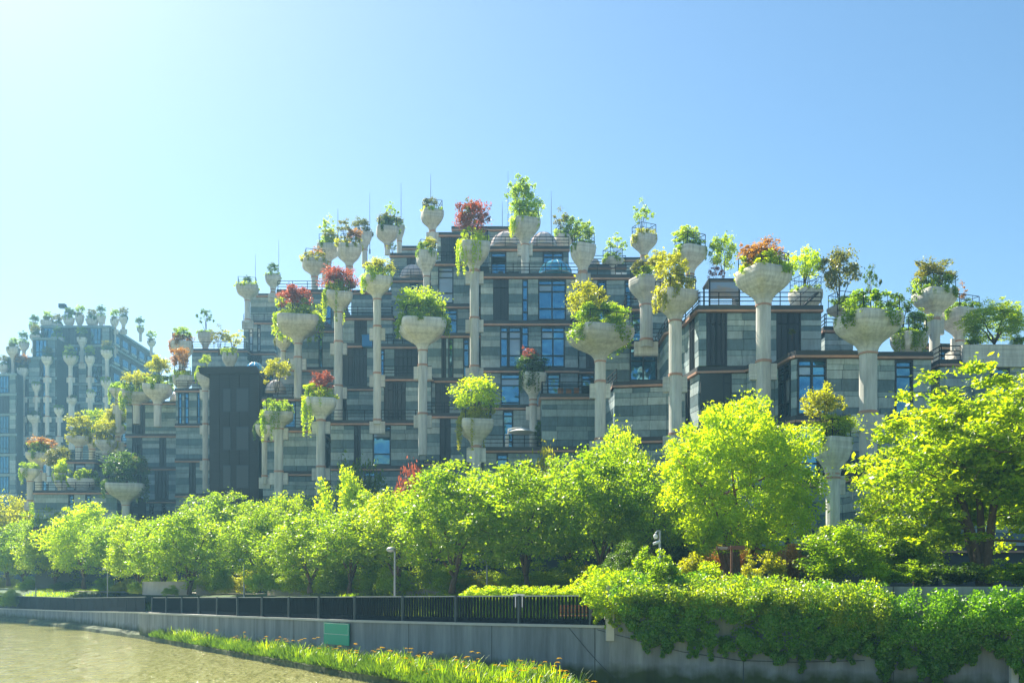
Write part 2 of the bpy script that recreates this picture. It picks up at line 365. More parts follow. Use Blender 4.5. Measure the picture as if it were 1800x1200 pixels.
struct(mb.build('river_water', watermat()))
# ledge of earth at the foot of the wall
EDGE = [Vector(((px-900)/F*d, d)) for px, d in ((-300, 260), (-60, 165), (0, 130.5), (120, 106.5), (250, 84.5), (340, 71.5), (430, 62), (530, 54), (640, 47.2), (760, 41.5), (900, 36), (1050, 32), (1300, 28), (1850, 23), (2300, 20))]
mb = MB(); g = np.random.default_rng(3); ring = []
pxs = list(range(-40, 1860, 12)); rows = []
for px in pxs[:93]:
    e = ray_poly(EDGE, px)[0]; wq = ray_poly(WALL, px) or ray_poly(RW, px); w_ = wq[0]
    w_ = w_+(w_-Vector((0, 0))).normalized()*.6; j = g.uniform(-.25, .25)
    dv = (w_-e).normalized()
    dz = -max(0, (px-960)/100.0)*.8
    rows.append([(e.x+dv.x*j, e.y+dv.y*j-.1, -.3), (e.x+dv.x*(j+.25), e.y+dv.y*(j+.25), .3+g.uniform(-.1, .12)+dz), ((e.x*.6+w_.x*.4), (e.y*.6+w_.y*.4), .46+g.uniform(-.06, .06)+dz), (w_.x, w_.y, .55+dz)])
for i in range(len(rows)-1):
    for j in range(3): mb.poly([rows[i][j], rows[i+1][j], rows[i+1][j+1], rows[i][j+1]])
struct(mb.build('river_bank', MT['bank']))
# ground sheet behind the walls
def dirn(t): return Vector((.35, .94))
offs = [0, 5.5, 6.0, 14, 26, 60, 480]
allw = WALL+[Vector((4.41, 45.0))]+RW[1:]+[Vector((160, -25))]
zt = RTOP+[4.52, 4.52, 4.52, 4.52, 4.52]
mb = MB(); rows = []
for p, zz in zip(allw, zt):
    row = []
    for s_ in offs:
        q = p+dirn(0)*(s_+.3); zq = zz if s_ < 5.9 else (zz+(3.8-zz)*min(1, (s_-5.9)/8.0) if zz < 4 else zz)
        if s_ > 30: zq = 4.5
        row.append((q.x, min(q.y, 610), zq))
    rows.append(row)
for i in range(len(rows)-1):
    for j in range(len(offs)-1): mb.poly([rows[i][j], rows[i+1][j], rows[i+1][j+1], rows[i][j+1]], 1 if j == 0 and zt[i] < 4 and zt[i+1] < 4 else 0)
struct(mb.build('ground', [MT['ground'], MT['paving']]))
# pale plaza seen between the trunks on the left
mb = MB(); a = [at(60, 138, z=0), at(110, 124, z=0), at(250, 100, z=0), at(440, 81, z=0), at(470, 92, z=0), at(300, 115, z=0), at(140, 145, z=0)]
mb.poly([(p.x, p.y, 3.86) for p in a]); struct(mb.build('plaza_paving', MT['paving']))

# ------------------------------------------------------------------ riverside walls
def wallmat():
    m = mat('river wall concrete', (.27, .30, .32), .85, noise=.16, nscale=.9, bump=.25, bscale=3, stretch=(1.8, 1.8, .15))
    n = m.node_tree.nodes; l = m.node_tree.links; p = n['Principled BSDF']; src = p.inputs['Base Color'].links[0].from_socket
    ge = n.new('ShaderNodeNewGeometry'); sx = n.new('ShaderNodeSeparateXYZ'); l.new(ge.outputs['Position'], sx.inputs[0])
    t = n.new('ShaderNodeTexNoise'); t.inputs['Scale'].default_value = 1.3; t.inputs['Detail'].default_value = 5; l.new(ge.outputs['Position'], t.inputs[0])
    a = n.new('ShaderNodeMath'); a.operation = 'MULTIPLY_ADD'; l.new(t.outputs[0], a.inputs[0]); a.inputs[1].default_value = -1.1; l.new(sx.outputs[2], a.inputs[2])
    mr = n.new('ShaderNodeMapRange'); l.new(a.outputs[0], mr.inputs[0]); mr.inputs[1].default_value = .0; mr.inputs[2].default_value = .55; mr.inputs[3].default_value = 1; mr.inputs[4].default_value = 0
    mx = n.new('ShaderNodeMix'); mx.data_type = 'RGBA'; l.new(mr.outputs[0], mx.inputs[0]); l.new(src, mx.inputs[6]); mx.inputs[7].default_value = (.06, .08, .015, 1)
    l.new(mx.outputs[2], p.inputs['Base Color']); return m
MT['rwall'] = streak(wallmat(), .42, (.7, .7, .08))
def walk(pts, step):
    """points every `step` metres along a polyline with segment direction and fraction"""
    out = []; carry = 0.0
    for i in range(len(pts)-1):
        A, B = pts[i], pts[i+1]; ln = (B-A).length; d = (B-A)/ln; s_ = carry
        while s_ < ln: out.append((A+d*s_, d, i, s_/ln)); s_ += step
        carry = s_-ln
    return out
def wall_run(name, pts, tops, label, cope=True):
    e = link(name, None, loc=(pts[0].x, pts[0].y, 0)); o = Vector((pts[0].x, pts[0].y))
    b = MB(); c = MB()
    for i in range(len(pts)-1):
        A, B = pts[i]-o, pts[i+1]-o; d = (B-A).normalized(); n = Vector((d.y, -d.x)) if True else None
        if n.y > 0 and abs(n.y) > .2: n = -n
        q = [A, B, B-n*.6, A-n*.6]
        b.hexa([(p.x, p.y, -.8) for p in q]+[(q[0].x, q[0].y, tops[i]-.004), (q[1].x, q[1].y, tops[i+1]-.004), (q[2].x, q[2].y, tops[i+1]-.004), (q[3].x, q[3].y, tops[i]-.004)])
        if cope:
            q = [A+n*.08, B+n*.08, B-n*.5, A-n*.5]
            c.hexa([(q[k].x, q[k].y, (tops[i], tops[i+1], tops[i+1], tops[i])[k]) for k in range(4)]+[(q[k].x, q[k].y, (tops[i], tops[i+1], tops[i+1], tops[i])[k]+.12) for k in range(4)])
    b.build('wall_face', MT['rwall'], e)
    if cope: c.build('coping', MT['coping'], e)
    for p, d, i, t in walk(pts, 6.0)[1:]:
        q = p-o; n = Vector((d.y, -d.x)); jz = tops[i]*(1-t)+tops[i+1]*t-.01; j_ = MB(); j_.seg(q-d*.02, q+d*.02, n, -.01, .006, -.6, jz); j_.build('joint', MT['slab'], e)
    return tag(e, label, 'wall')
gapA = ray_poly(WALL, 251)[0]; gapB = ray_poly(WALL, 265)[0]
wall_run('river_wall', WALL[:5]+[gapA], RTOP[:5]+[2.13], 'mossy river wall under the solid dark parapet at the far left')
wall_run('river_wall', [gapB-Vector((.9, .2))]+WALL[6:], [2.15]+RTOP[6:], 'long grey concrete river wall under the barred railing, with green sign')
wall_run('retaining_wall', RW, [4.5]*4, 'tall concrete retaining wall hung with climbing greenery', cope=False)
mb = MB(); mb.box((4.42, 45.6, 3.3), (.35, 1.6, 2.5)); tag(mb.build('end_wall', MT['coping']), 'short pale return wall where the railing ends below the greenery', 'wall')

# barred railing
rp = [gapB]+WALL[6:]; rz0 = [2.14]+RTOP[6:]; rh = [1.46]+HT[6:]
e = link('riverside_railing', None, loc=(gapB.x, gapB.y, 2.2)); tag(e, 'long black barred railing with pale handrail along the river promenade', 'railing')
O = Vector((gapB.x, gapB.y, 2.2))
bar = MB(); bar.box((0, 0, .5), (.045, .13, 1)); barm = bar.mesh('bar', MT['rail'])
for p, d, i, t in walk(rp, .205):
    z0 = rz0[i]*(1-t)+rz0[i+1]*t+.2; h = (rh[i]*(1-t)+rh[i+1]*t)-.28
    n = Vector((-d.y, d.x)); q = p+n*.25
    link('bar', barm, e, loc=Vector((q.x, q.y, z0))-O, rz=math.atan2(d.y, d.x), scale=(1, 1, h))
post = MB(); post.box((0, 0, .5), (.09, .12, 1)); postm = post.mesh('post', MT['railpost'])
for p, d, i, t in walk(rp, 4.1):
    z0 = rz0[i]*(1-t)+rz0[i+1]*t+.12; h = (rh[i]*(1-t)+rh[i+1]*t)-.15; n = Vector((-d.y, d.x)); q = p+n*.12
    link('post', postm, e, loc=Vector((q.x, q.y, z0))-O, rz=math.atan2(d.y, d.x), scale=(1, 1, h))
for nm, dz0, dz1, m_, w in (('handrail', 'top', 0, MT['coping'], .13), ('kick_plate', 'bot', 0, MT['rail'], .10)):
    b = MB()
    for i in range(len(rp)-1):
        A, B = rp[i], rp[i+1]; d = (B-A).normalized(); n = Vector((-d.y, d.x)); q = [A+n*(.25-w/2), B+n*(.25-w/2), B+n*(.25+w/2), A+n*(.25+w/2)]
        za, zb = rz0[i], rz0[i+1]
        if nm == 'handrail': a0, b0, a1, b1 = za+rh[i]-.085, zb+rh[i+1]-.085, za+rh[i]-.03, zb+rh[i+1]-.03
        else: a0, b0, a1, b1 = za+.12, zb+.12, za+.38, zb+.38
        b.hexa([Vector((q[k].x, q[k].y, (a0, b0, b0, a0)[k]))-O for k in range(4)]+[Vector((q[k].x, q[k].y, (a1, b1, b1, a1)[k]))-O for k in range(4)])
    b.build(nm, m_, e)
# solid parapet further left
sp = WALL[2:5]+[gapA]; sz = RTOP[2:5]+[2.13]; sh = HT[2:5]+[1.47]
e = link('solid_parapet', None, loc=(gapA.x, gapA.y, 2.1)); tag(e, 'solid dark steel parapet left of the gap in the railing', 'railing'); O = Vector((gapA.x, gapA.y, 2.1))
h_ = MB()
for i in range(len(sp)-1):
    A, B = sp[i], sp[i+1]; ln = (B-A).length; k = max(1, round(ln/3.0))
    for j in range(k):
        P0, P1 = A.lerp(B, j/k), A.lerp(B, (j+1)/k-.004); d = (B-A).normalized(); n = Vector((-d.y, d.x)); b = MB()
        za, zb = [sz[i]*(1-t)+sz[i+1]*t for t in (j/k, (j+1)/k)]; ha, hb = [sh[i]*(1-t)+sh[i+1]*t for t in (j/k, (j+1)/k)]
        q = [P0+n*.2, P1+n*.2, P1+n*.28, P0+n*.28]
        b.hexa([Vector((q[m].x, q[m].y, (za, zb, zb, za)[m]+.12))-O for m in range(4)]+[Vector((q[m].x, q[m].y, (za+ha, zb+hb, zb+hb, za+ha)[m]-.06))-O for m in range(4)])
        b.build('panel', MT['rail'], e)
    d = (B-A).normalized(); n = Vector((-d.y, d.x)); q = [A+n*.17, B+n*.17, B+n*.31, A+n*.31]
    h_.hexa([Vector((q[m].x, q[m].y, (sz[i]+sh[i], sz[i+1]+sh[i+1], sz[i+1]+sh[i+1], sz[i]+sh[i])[m]-.058))-O for m in range(4)]+[Vector((q[m].x, q[m].y, (sz[i]+sh[i], sz[i+1]+sh[i+1], sz[i+1]+sh[i+1], sz[i]+sh[i])[m]))-O for m in range(4)])
h_.build('handrail', MT['coping'], e)

# ------------------------------------------------------------------ buildings
unit = MB(); unit.box((0, 0, 0), (1, 1, 1)); UNIT = unit.mesh('stone_panel', MT['stone_m'])
COURSES = [(.46, 'stone_l'), (.62, 'stone_d'), (.88, 'stone_l'), (.44, 'stone_m'), (.95, 'stone_d'), (.70, 'stone_l'), (.45, 'stone_m')]
TINT = ['stone_l', 'stone_m', 'stone_d']
class Building:
    def __init__(s, name, label, loc, cat='building'):
        s.e = link(name, None, loc=loc); s.o = Vector(loc); tag(s.e, label, cat); s.panels = []; s.body = MB(); s.wins = 0; s.pl = 1.35
    def rel(s, v): return Vector(v)-s.o
    def part(s, mbx, name, m, smooth=False):
        mbx.v = [tuple(Vector(p)-s.o) for p in mbx.v]; return mbx.build(name, m, s.e, smooth)
    def window(s, P0, P1, n, z0, z1, kind):
        w = (P1-P0).length; d = (P1-P0)/w; fr = MB(); z0 += .06; z1 -= .06
        t = .09
        g_ = MB(); g_.seg(P0, P1, n, -.2, -.14, z0, z1)
        def vb(u, ww=t): A = P0+d*(u-ww/2); B = P0+d*(u+ww/2); fr.seg(A, B, n, -.14, .02, z0, z1)
        def hb(z, ww=t, a=0, b=None): fr.seg(P0+d*a, P0+d*(w if b is None else b), n, -.139, .0, z-ww/2, z+ww/2)
        H = z1-z0
        if kind == 'dark':
            k = max(2, round(w/.42))
            for i in range(k+1): vb(min(max(w*i/k, .045), w-.045), .07)
            vb(w/2, .14); hb(z1-.75, .08); hb(z0+.05, .1)
        elif kind == 'strip':
            vb(.05, .1); vb(w-.05, .1); hb(z0+H*.2); hb(z0+H*.82); hb(z0+H*.5); hb(z1-.06, .12)
        else:
            k = max(1, round(w/1.25)); 
            for i in range(k+1): vb(min(max(w*i/k, .06), w-.06), .12)
            if k >= 3: vb(w*(k-1)/k-.35, .08)
            hb(z1-.08, .16); hb(z1-.5, .1); hb(z1-1.15, .09); hb(z0+1.1, .1); hb(z0+.06, .12)
        f = s.part(fr, 'window', MT['dmetal'])
        gm = {'dark': 'louvre', 'strip': 'glass_b', 'blue': 'glass_b', 'gd': 'glass_d', 'gp': 'glass_p', 'mix': 'glass_d'}[kind]
        g_.v = [tuple(Vector(p)-s.o) for p in g_.v]; g_.build('pane', MT[gm], f)
        if kind in ('blue', 'gd', 'mix') :
            # drawn blinds behind part of the glass, standing just proud of it
            for _ in range(rnd.choice((0, 1, 1, 2))):
                k = max(1, round(w/1.25)); i = rnd.randrange(k); a = w*i/k+.08; b = w*(i+1)/k-.08
                zz = rnd.choice([(z0+.15, z0+1.03), (z0+1.17, z1-1.2), (z1-1.1, z1-.56)]); b_ = MB(); b_.seg(P0+d*a, P0+d*b, n, -.138, -.135, zz[0], zz[1])
                b_.v = [tuple(Vector(p)-s.o) for p in b_.v]; b_.build('pane', MT['glass_p' if rnd.random() < .4 else 'glass_d'], f)
    def floor(s, k, pts, wins=(), n=1, rail=False, back=22, skipband=False, panel_to=2, tone=None, roof=True, lv=None, dd=None, bars=False):
        """storeys under level k; pts are (px, py) of its copper band; wins: {storey: [(px0, px1, kind)]}"""
        top = LV(k) if lv is None else lv
        P = []
        for q in pts:
            d = (top-EYE)*F/(HOR-q[1]) if dd is None else (dd[len(P)] if hasattr(dd, '__len__') else dd); v = at(q[0], d, z=0); P.append(Vector((v.x, v.y)))
        zb = 4.3
        Y = max(p.y for p in P)+back
        front = []
        for i in range(len(P)):       # inset line for the body
            ns = []
            for j in (i-1, i):
                if 0 <= j < len(P)-1: d = (P[j+1]-P[j]).normalized(); ns.append(Vector((d.y, -d.x)))
            m_ = sum(ns, Vector((0, 0))).normalized(); front.append(P[i]-m_*.25)
        ring = front+[Vector((front[-1].x, Y)), Vector((front[0].x, Y))]
        s.body.loft([[(p.x, p.y, zb) for p in ring], [(p.x, p.y, top-.004) for p in ring]])
        if roof:
            rf = MB(); rf.loft([[(p.x, p.y, top) for p in ring], [(p.x, p.y, top+.12) for p in ring]]); s.part(rf, 'roof', MT['roof'])
        segs = [(P[i], P[i+1], pts[i][0], pts[i+1][0], True) for i in range(len(P)-1)]
        if P[0].x > 0: segs.insert(0, (Vector((P[0].x, P[0].y+7)), P[0], None, None, False))
        if P[-1].x < 0: segs.append((P[-1], Vector((P[-1].x, P[-1].y+7)), None, None, False))
        for st in range(n):
            zt_ = top-4.5*st; z0 = max(zt_-4.5, 4.3)
            if zt_ < 5: break
            cb = MB(); sb = MB()
            for (A, B, pa, pb, fr) in segs:
                d = (B-A).normalized(); nn = Vector((d.y, -d.x)); ext = .22
                cb.seg(A-d*ext*.4, B+d*ext*.4, nn, -.249, .22, zt_-.16, zt_-.003)
                sb.seg(A-d*ext*.4, B+d*ext*.4, nn, -.3, .14, zt_+.001, zt_+.33)
            if not skipband:
                s.part(cb, 'copper_band', MT['copper'])
                s.part(sb, 'slab_edge', MT['slab'])
            W_ = wins.get(st, []) if isinstance(wins, dict) else (wins if st == 0 else [])
            for (A, B, pa, pb, fr) in segs:
                d = (B-A); ln = d.length; d = d/ln; nn = Vector((d.y, -d.x)); spans = []
                if fr:
                    for (w0, w1, kd) in W_:
                        if w0 >= min(pa, pb)-1 and w1 <= max(pa, pb)+1:
                            r0, r1 = ray_poly([A, B], w0), ray_poly([A, B], w1)
                            if r0 and r1:
                                u0, u1 = (r0[0]-A).length, (r1[0]-A).length; spans.append((u0, u1)); s.window(A+d*u0, A+d*u1, nn, z0+(.33 if not skipband else 0), zt_-.16, kd)
                if zt_ < LV(panel_to)-.1:
                    continue
                # stone courses
                spans.sort(); free = []; u = 0
                for a, b in spans:
                    if a-u > .15: free.append((u, a))
                    u = b
                if ln-u > .15: free.append((u, ln))
                z = z0+.34
                cs = COURSES[(k+st) % 3:]+COURSES[:(k+st) % 3]
                for ci, (h, tn) in enumerate(cs):
                    h *= .88 
                    if z+h > zt_-.17: h = zt_-.17-z
                    if h < .1: break
                    for a, b in free:
                        L_ = b-a; m_ = max(1, round(L_/s.pl)); sh_ = rnd.uniform(-.3, .3)/m_ if m_ > 1 else 0
                        cuts = [0]+[min(max((i+sh_)/m_+rnd.uniform(-.04, .04)/m_, 0), 1) for i in range(1, m_)]+[1]
                        for i in range(m_):
                            c0, c1 = a+L_*cuts[i], a+L_*cuts[i+1]
                            t_ = tn if tone is None else tone
                            if rnd.random() < .14: t_ = rnd.choice(TINT)
                            s.panels.append((A+d*((c0+c1)/2), d, nn, z+h/2, c1-c0-.03, h-.03, t_, fr))
                    z += h
        if rail:
            rb = MB()
            for (A, B, pa, pb, fr) in segs:
                d = (B-A).normalized(); nn = Vector((d.y, -d.x)); ln = (B-A).length
                for zz in (1.35, 1.0, .7): rb.seg(A, B, nn, -.12, -.07, top+zz-.03, top+zz+.03)
                kk = max(1, int(ln/(.16 if bars else 1.5)))
                for i in range(kk+1):
                    q = A+d*(ln*i/kk); r_ = .03 if not bars else .014
                    rb.box((q.x-nn.x*.1, q.y-nn.y*.1, top+.85), (2*r_, 2*r_, 1.0))
                if bars: rb.seg(A, B, nn, -.11, -.08, top+.3, top+.75)
            s.part(rb, 'terrace_railing', MT['rail'])
        return P
    def finish(s, key=True):
        s.part(s.body, 'wall', MT['wall'])
        pan = sorted(s.panels, key=lambda p: -(p[4]*p[5]/p[0].y**2)*(1 if p[7] else .3))
        for q, d, nn, zc, w, h, t_, fr in pan[:300]:
            pr = rnd.uniform(-.012, .012); c = q-nn*(.06-pr)
            link('stone_panel', UNIT, s.e, loc=Vector((c.x, c.y, zc))-s.o, rz=math.atan2(d.y, d.x), scale=(w, .12, h), m=MT[t_])
        if len(pan) > 300:
            b = MB()
            for q, d, nn, zc, w, h, t_, fr in pan[300:]:
                pr = rnd.uniform(-.012, .012); c = q-nn*(.06-pr); b.box((c.x, c.y, zc), (w, .12, h), TINT.index(t_), math.atan2(d.y, d.x))
            o = s.part(b, 'stone_panel', [MT[x] for x in TINT]); o['kind'] = 'stuff'

# ---- right wing
B = Building('terraced_building', 'near right wing of the stepped stone complex with wide bay windows', (30, 80, 4.5))
B.floor(4, [(1080, 678), (1172, 675), (1203, 668), (1228, 653), (1312, 651), (1322, 647), (1362, 645), (1390, 628), (1400, 625), (1514, 625), (1517, 627), (1637, 627)],
        {0: [(1205, 1213, 'dark'), (1243, 1257, 'strip'), (1271, 1286, 'strip'), (1368, 1389, 'gd'), (1402, 1453, 'blue'), (1573, 1605, 'gd')], 1: [(1240, 1280, 'dark'), (1402, 1440, 'blue')], 2: [(1380, 1389, 'dark')]}, n=4, back=30, panel_to=2)
B.floor(5, [(1172, 585), (1203, 571), (1228, 545), (1444, 545)], {0: [(1212, 1221, 'dark'), (1242, 1278, 'dark'), (1365, 1408, 'dark')]}, n=1, rail=True, back=24)
B.floor(5, [(1450, 581), (1500, 581)], {}, n=1, rail=True, back=14)
B.floor(5, [(1598, 609), (1695, 612)], {0: [(1650, 1665, 'gd')]}, n=1, rail=False, back=14)
B.floor(4, [(1652, 640), (1840, 640)], {0: [(1740, 1775, 'gd')]}, n=4, rail=True, back=16)
B.floor(2, [(1432, 852), (1481, 845), (1528, 836), (1640, 838)], {0: [(1540, 1580, 'gd')]}, n=2, rail=True, bars=True, back=10, panel_to=2)
B.finish()
# bars railing on the level 4 terrace of the right wing
# ---- centre
B = Building('terraced_building', 'tall central block of the stepped stone complex with blue glazed bays', (8, 100, 4.5))
B.floor(7, [(845, 487), (1016, 487)], {0: [(867, 894, 'dark'), (918, 928, 'strip'), (946, 995, 'blue')], 1: [(879, 893, 'blue'), (894, 916, 'gd'), (917, 929, 'strip'), (951, 993, 'blue')],
        2: [(880, 914, 'blue'), (962, 985, 'gd')], 3: [(880, 905, 'gd')]}, n=5, rail=True, back=24, panel_to=4)
B.floor(8, [(860, 439), (1000, 439)], {0: [(863, 890, 'blue'), (954, 990, 'blue')]}, n=1, rail=True, back=16)
B.floor(9, [(862, 404), (930, 404)], {}, n=1, back=8)
B.floor(8, [(1028, 471), (1100, 471)], {}, n=1, rail=True, back=10)
B.floor(9, [(1088, 456), (1128, 456)], {}, n=2, back=8, dd=118)
B.floor(7, [(1018, 489), (1114, 489)], {0: [(1050, 1066, 'blue'), (1098, 1110, 'gd')], 1: [(1030, 1060, 'dark')], 2: [(1022, 1045, 'gd')]}, n=4, rail=True, back=20, panel_to=4)
B.floor(6, [(1100, 544), (1176, 544)], {0: [(1110, 1140, 'gd')]}, n=1, rail=True, back=14)
B.floor(5, [(1062, 605.5), (1178, 605.5)], {0: [(1107, 1155, 'blue')]}, n=1, rail=True, back=14)
B.floor(4, [(952, 698.5), (1060, 698.5), (1082, 678)], {0: []}, n=3, rail=True, back=16)
B.floor(4, [(842, 717), (934, 717)], {0: [(884, 902, 'blue')]}, n=1, rail=False, back=12)
B.floor(3, [(850, 792), (958, 792)], {0: [(873, 893, 'gd')]}, n=3, rail=True, back=12)
B.finish()
# ---- left of centre
B = Building('terraced_building', 'narrow recessed block between the red maple column and the green bush planter', (-8, 105, 4.5))
B.floor(9, [(768, 414), (812, 414)], {0: [(775, 806, 'dark')]}, n=1, back=12)
B.floor(10, [(700, 434), (735, 434)], {}, n=2, back=6, dd=124, lv=46.5)
B.floor(9, [(795, 402), (880, 402)], {}, n=1, back=6, dd=112, lv=44.6)
B.floor(8, [(757, 465), (840, 465)], {0: [(770, 797, 'gp')], 1: [(780, 804, 'gd')]}, n=2, rail=True, back=20)
B.floor(6, [(752, 591), (842, 591)], {0: [(776, 784, 'dark'), (788, 797, 'gd'), (814, 825, 'gd')], 1: [(765, 790, 'dark')]}, n=2, back=16)
B.floor(4, [(748, 732), (846, 732)], {0: [(773, 792, 'dark')], 1: [(776, 790, 'gd')]}, n=4, rail=True, back=16)
B.finish()
# ---- left block
B = Building('terraced_building', 'stepped block under the pink maple planter with tall dark shutters', (-20, 108, 4.5))
B.floor(9, [(686, 450), (762, 450)], {0: [(715, 730, 'dark')]}, n=1, back=14)
B.floor(8, [(688, 494), (756, 494)], {0: [(720, 736, 'gd')]}, n=2, rail=True, back=14)
B.floor(8, [(617, 515), (690, 515)], {}, n=2, back=12)
B.floor(7, [(598, 560), (690, 560)], {0: [(623, 645, 'dark')]}, n=2, rail=True, back=14)
B.floor(6, [(655, 610), (760, 610)], {0: [(693, 738, 'dark'), (668, 676, 'blue')]}, n=1, rail=True, back=16)
B.floor(6, [(586, 608.5), (658, 608.5)], {0: [(599, 645, 'dark')], 1: [(600, 609, 'dark')]}, n=2, rail=False, back=16)
B.floor(5, [(665, 667), (758, 667)], {0: [(675, 713, 'dark')]}, n=1, rail=True, back=14)
B.floor(4, [(581, 744), (760, 744)], {0: [(622, 634, 'dark'), (655, 687, 'blue')], 1: [(640, 660, 'gd')]}, n=4, rail=True, back=20, panel_to=3)
B.finish()
# ---- block behind the large left bowls
B = Building('terraced_building', 'stepped block behind the largest left bowl, beside the brown tower', (-33, 115, 4.5))
B.floor(8, [(488, 514), (592, 514)], {0: [(564, 583, 'blue')], 1: [(560, 567, 'strip')]}, n=3, back=20, rail=True)
B.floor(10, [(440, 520), (484, 520)], {}, n=1, back=10)
B.floor(9, [(428, 568), (482, 568)], {0: [(437, 445, 'gp'), (452, 458, 'gp')], 1: [(440, 460, 'dark')]}, n=5, back=16, rail=True)
B.floor(6, [(462, 655), (586, 652)], {0: [(470, 480, 'strip'), (560, 567, 'strip')]}, n=2, back=10)
B.floor(5, [(462, 702), (592, 702)], {0: [(500, 520, 'gd'), (565, 580, 'dark')]}, n=4, back=14, panel_to=3, rail=True)
B.floor(4, [(498, 757), (560, 757)], {0: []}, n=4, back=10, rail=True)
B.finish()
# ---- far left wing
B = Building('terraced_building', 'far left wing of pale and dark stone left of the brown tower', (-62, 138, 4.5))
B.pl = 1.6
B.floor(8, [(337, 617), (434, 617)], {0: [(405, 412, 'gp')]}, n=3, back=16, rail=True)
B.floor(6, [(309, 687), (372, 687)], {0: [(313, 320, 'strip'), (324, 332, 'strip'), (346, 352, 'strip')], 1: [], 2: [(332, 344, 'dark')]}, n=5, back=20, rail=True)
B.floor(6, [(222, 709), (311, 709)], {0: [(232, 255, 'dark')], 1: [(232, 250, 'dark'), (280, 292, 'dark')], 2: [(272, 296, 'dark')], 3: [(262, 270, 'gd'), (284, 292, 'gd')]}, n=5, back=20, rail=True)
B.floor(5, [(160, 782), (226, 782)], {0: [(190, 205, 'gd')]}, n=4, back=16, rail=True)
B.floor(4, [(118, 812), (165, 812)], {0: [(130, 150, 'gp')]}, n=3, back=14, rail=True)
B.floor(3, [(60, 866), (205, 866)], {0: [(120, 130, 'gd'), (150, 160, 'gd')]}, n=2, back=10, rail=True)
B.finish()
# ---- brown tower
e = link('brown_tower', None, loc=(-32, 114, 4.3)); tag(e, 'sheer dark brown tower with overhanging top edge, in front of the left wing', 'building')
b = MB(); A_ = [at(368, 112, z=0), at(455, 111.5, z=0), at(461, 115, z=0)]
q = [(p.x+32, p.y-114) for p in A_]; ring = q+[(q[2][0], 16), (q[0][0]+2.5, 16)]
b.loft([[(x, y, 0) for x, y in ring], [(x, y, 24.0) for x, y in ring]]); b.build('wall', MT['brown'], e)
b = MB(); r2 = [(q[0][0]-.9, q[0][1]-.6), (q[1][0]+.1, q[1][1]-.6), (q[2][0]+.3, q[2][1]), (q[2][0]+.3, 16.4), (q[0][0]+1, 16.4)]
b.loft([[(x, y, 24.0) for x, y in r2], [(x*1.0-.2, y-.1, 24.7) for x, y in r2]]); b.build('roof_edge', MT['brown'], e)
A2, B2 = Vector(q[0]), Vector(q[1]); dd = (B2-A2).normalized(); nn = Vector((dd.y, -dd.x))
for i in range(5):
    for (u0, u1) in ((.28, .44), (.55, .80)):
        f = MB(); f.seg(A2.lerp(B2, u0), A2.lerp(B2, u1), nn, .0, .05, 2.6+i*4.3, 5.2+i*4.3); w = f.build('window', MT['dmetal'], e)
        p = MB(); p.seg(A2.lerp(B2, u0+.01), A2.lerp(B2, u1-.01), nn, .05, .07, 2.7+i*4.3, 5.1+i*4.3); p.build('pane', MT['brown_pane'], w)
# slim vertical cladding seams
for i in range(1, 5):
    f = MB(); f.seg(A2.lerp(B2, i/5)-dd*.03, A2.lerp(B2, i/5)+dd*.03, nn, 0, .045, .1, 23.9); f.build('seam', MT['brown'], e)

# ---- distant complex
B = Building('distant_complex', 'hazy second planted complex far away at the left edge', (-110, 245, 4.5))
MT['far_l'] = MT['stone_m']
def farfront(k, pts, n, back=30):
    top = LV(k); P = []
    for q in pts: v = at(q[0], (top-EYE)*F/(HOR-q[1]), z=0); P.append(Vector((v.x, v.y)))
    Y = max(p.y for p in P)+back; ring = P+[Vector((P[-1].x, Y)), Vector((P[0].x, Y))]
    B.body.loft([[(p.x, p.y, 4.3) for p in ring], [(p.x, p.y, top) for p in ring]])
    for i in range(len(P)-1):
        A, Bp = P[i], P[i+1]; d = (Bp-A); ln = d.length; d /= ln; nn = Vector((d.y, -d.x)); m_ = max(1, round(ln/5.4))
        for st in range(n):
            zt_ = top-4.5*st; z0 = zt_-4.5
            if z0 < 12: break
            sl_ = MB(); sl_.seg(A, Bp, nn, 0, .35, zt_-.45, zt_+.05); B.part(sl_, 'slab_edge', MT['stone_m'])
            for j in range(m_):
                a = ln*j/m_; w = ln/m_
                kind = rnd.choice(('glass_b', 'glass_b', 'glass_d', 'louvre'))
                f = MB(); f.seg(A+d*(a+w*.12), A+d*(a+w*.58), nn, .0, .08, z0+.2, zt_-.5)
                for u in (.12, .27, .43, .57): f.seg(A+d*(a+w*u), A+d*(a+w*(u+.02)), nn, .08, .2, z0+.2, zt_-.5)
                f.seg(A+d*(a+w*.12), A+d*(a+w*.59), nn, .08, .18, z0+1.2, z0+1.35)
                fo = B.part(f, 'window', MT['dmetal']); p = MB(); p.seg(A+d*(a+w*.14), A+d*(a+w*.56), nn, .082, .1, z0+.3, zt_-.6); p.v = [tuple(Vector(x)-B.o) for x in p.v]; p.build('pane', MT[kind], fo)
                for cc in range(4):
                    h = (4.5-.6)/4; B.panels.append((A+d*(a+w*.78)+nn*.12, d, nn, z0+.2+h*(cc+.5), w*.3, h-.06, rnd.choice(('stone_l', 'stone_m', 'stone_d')), True))
farfront(14, [(72, 573), (195, 573)], 12, back=33)
farfront(13, [(58, 594), (100, 594)], 10, 24)
farfront(12, [(12, 628), (74, 628)], 9)
farfront(11, [(-70, 660), (30, 656)], 8)
farfront(10, [(60, 706), (160, 706)], 5, 12)
farfront(9, [(-80, 745), (60, 745)], 5, 12)
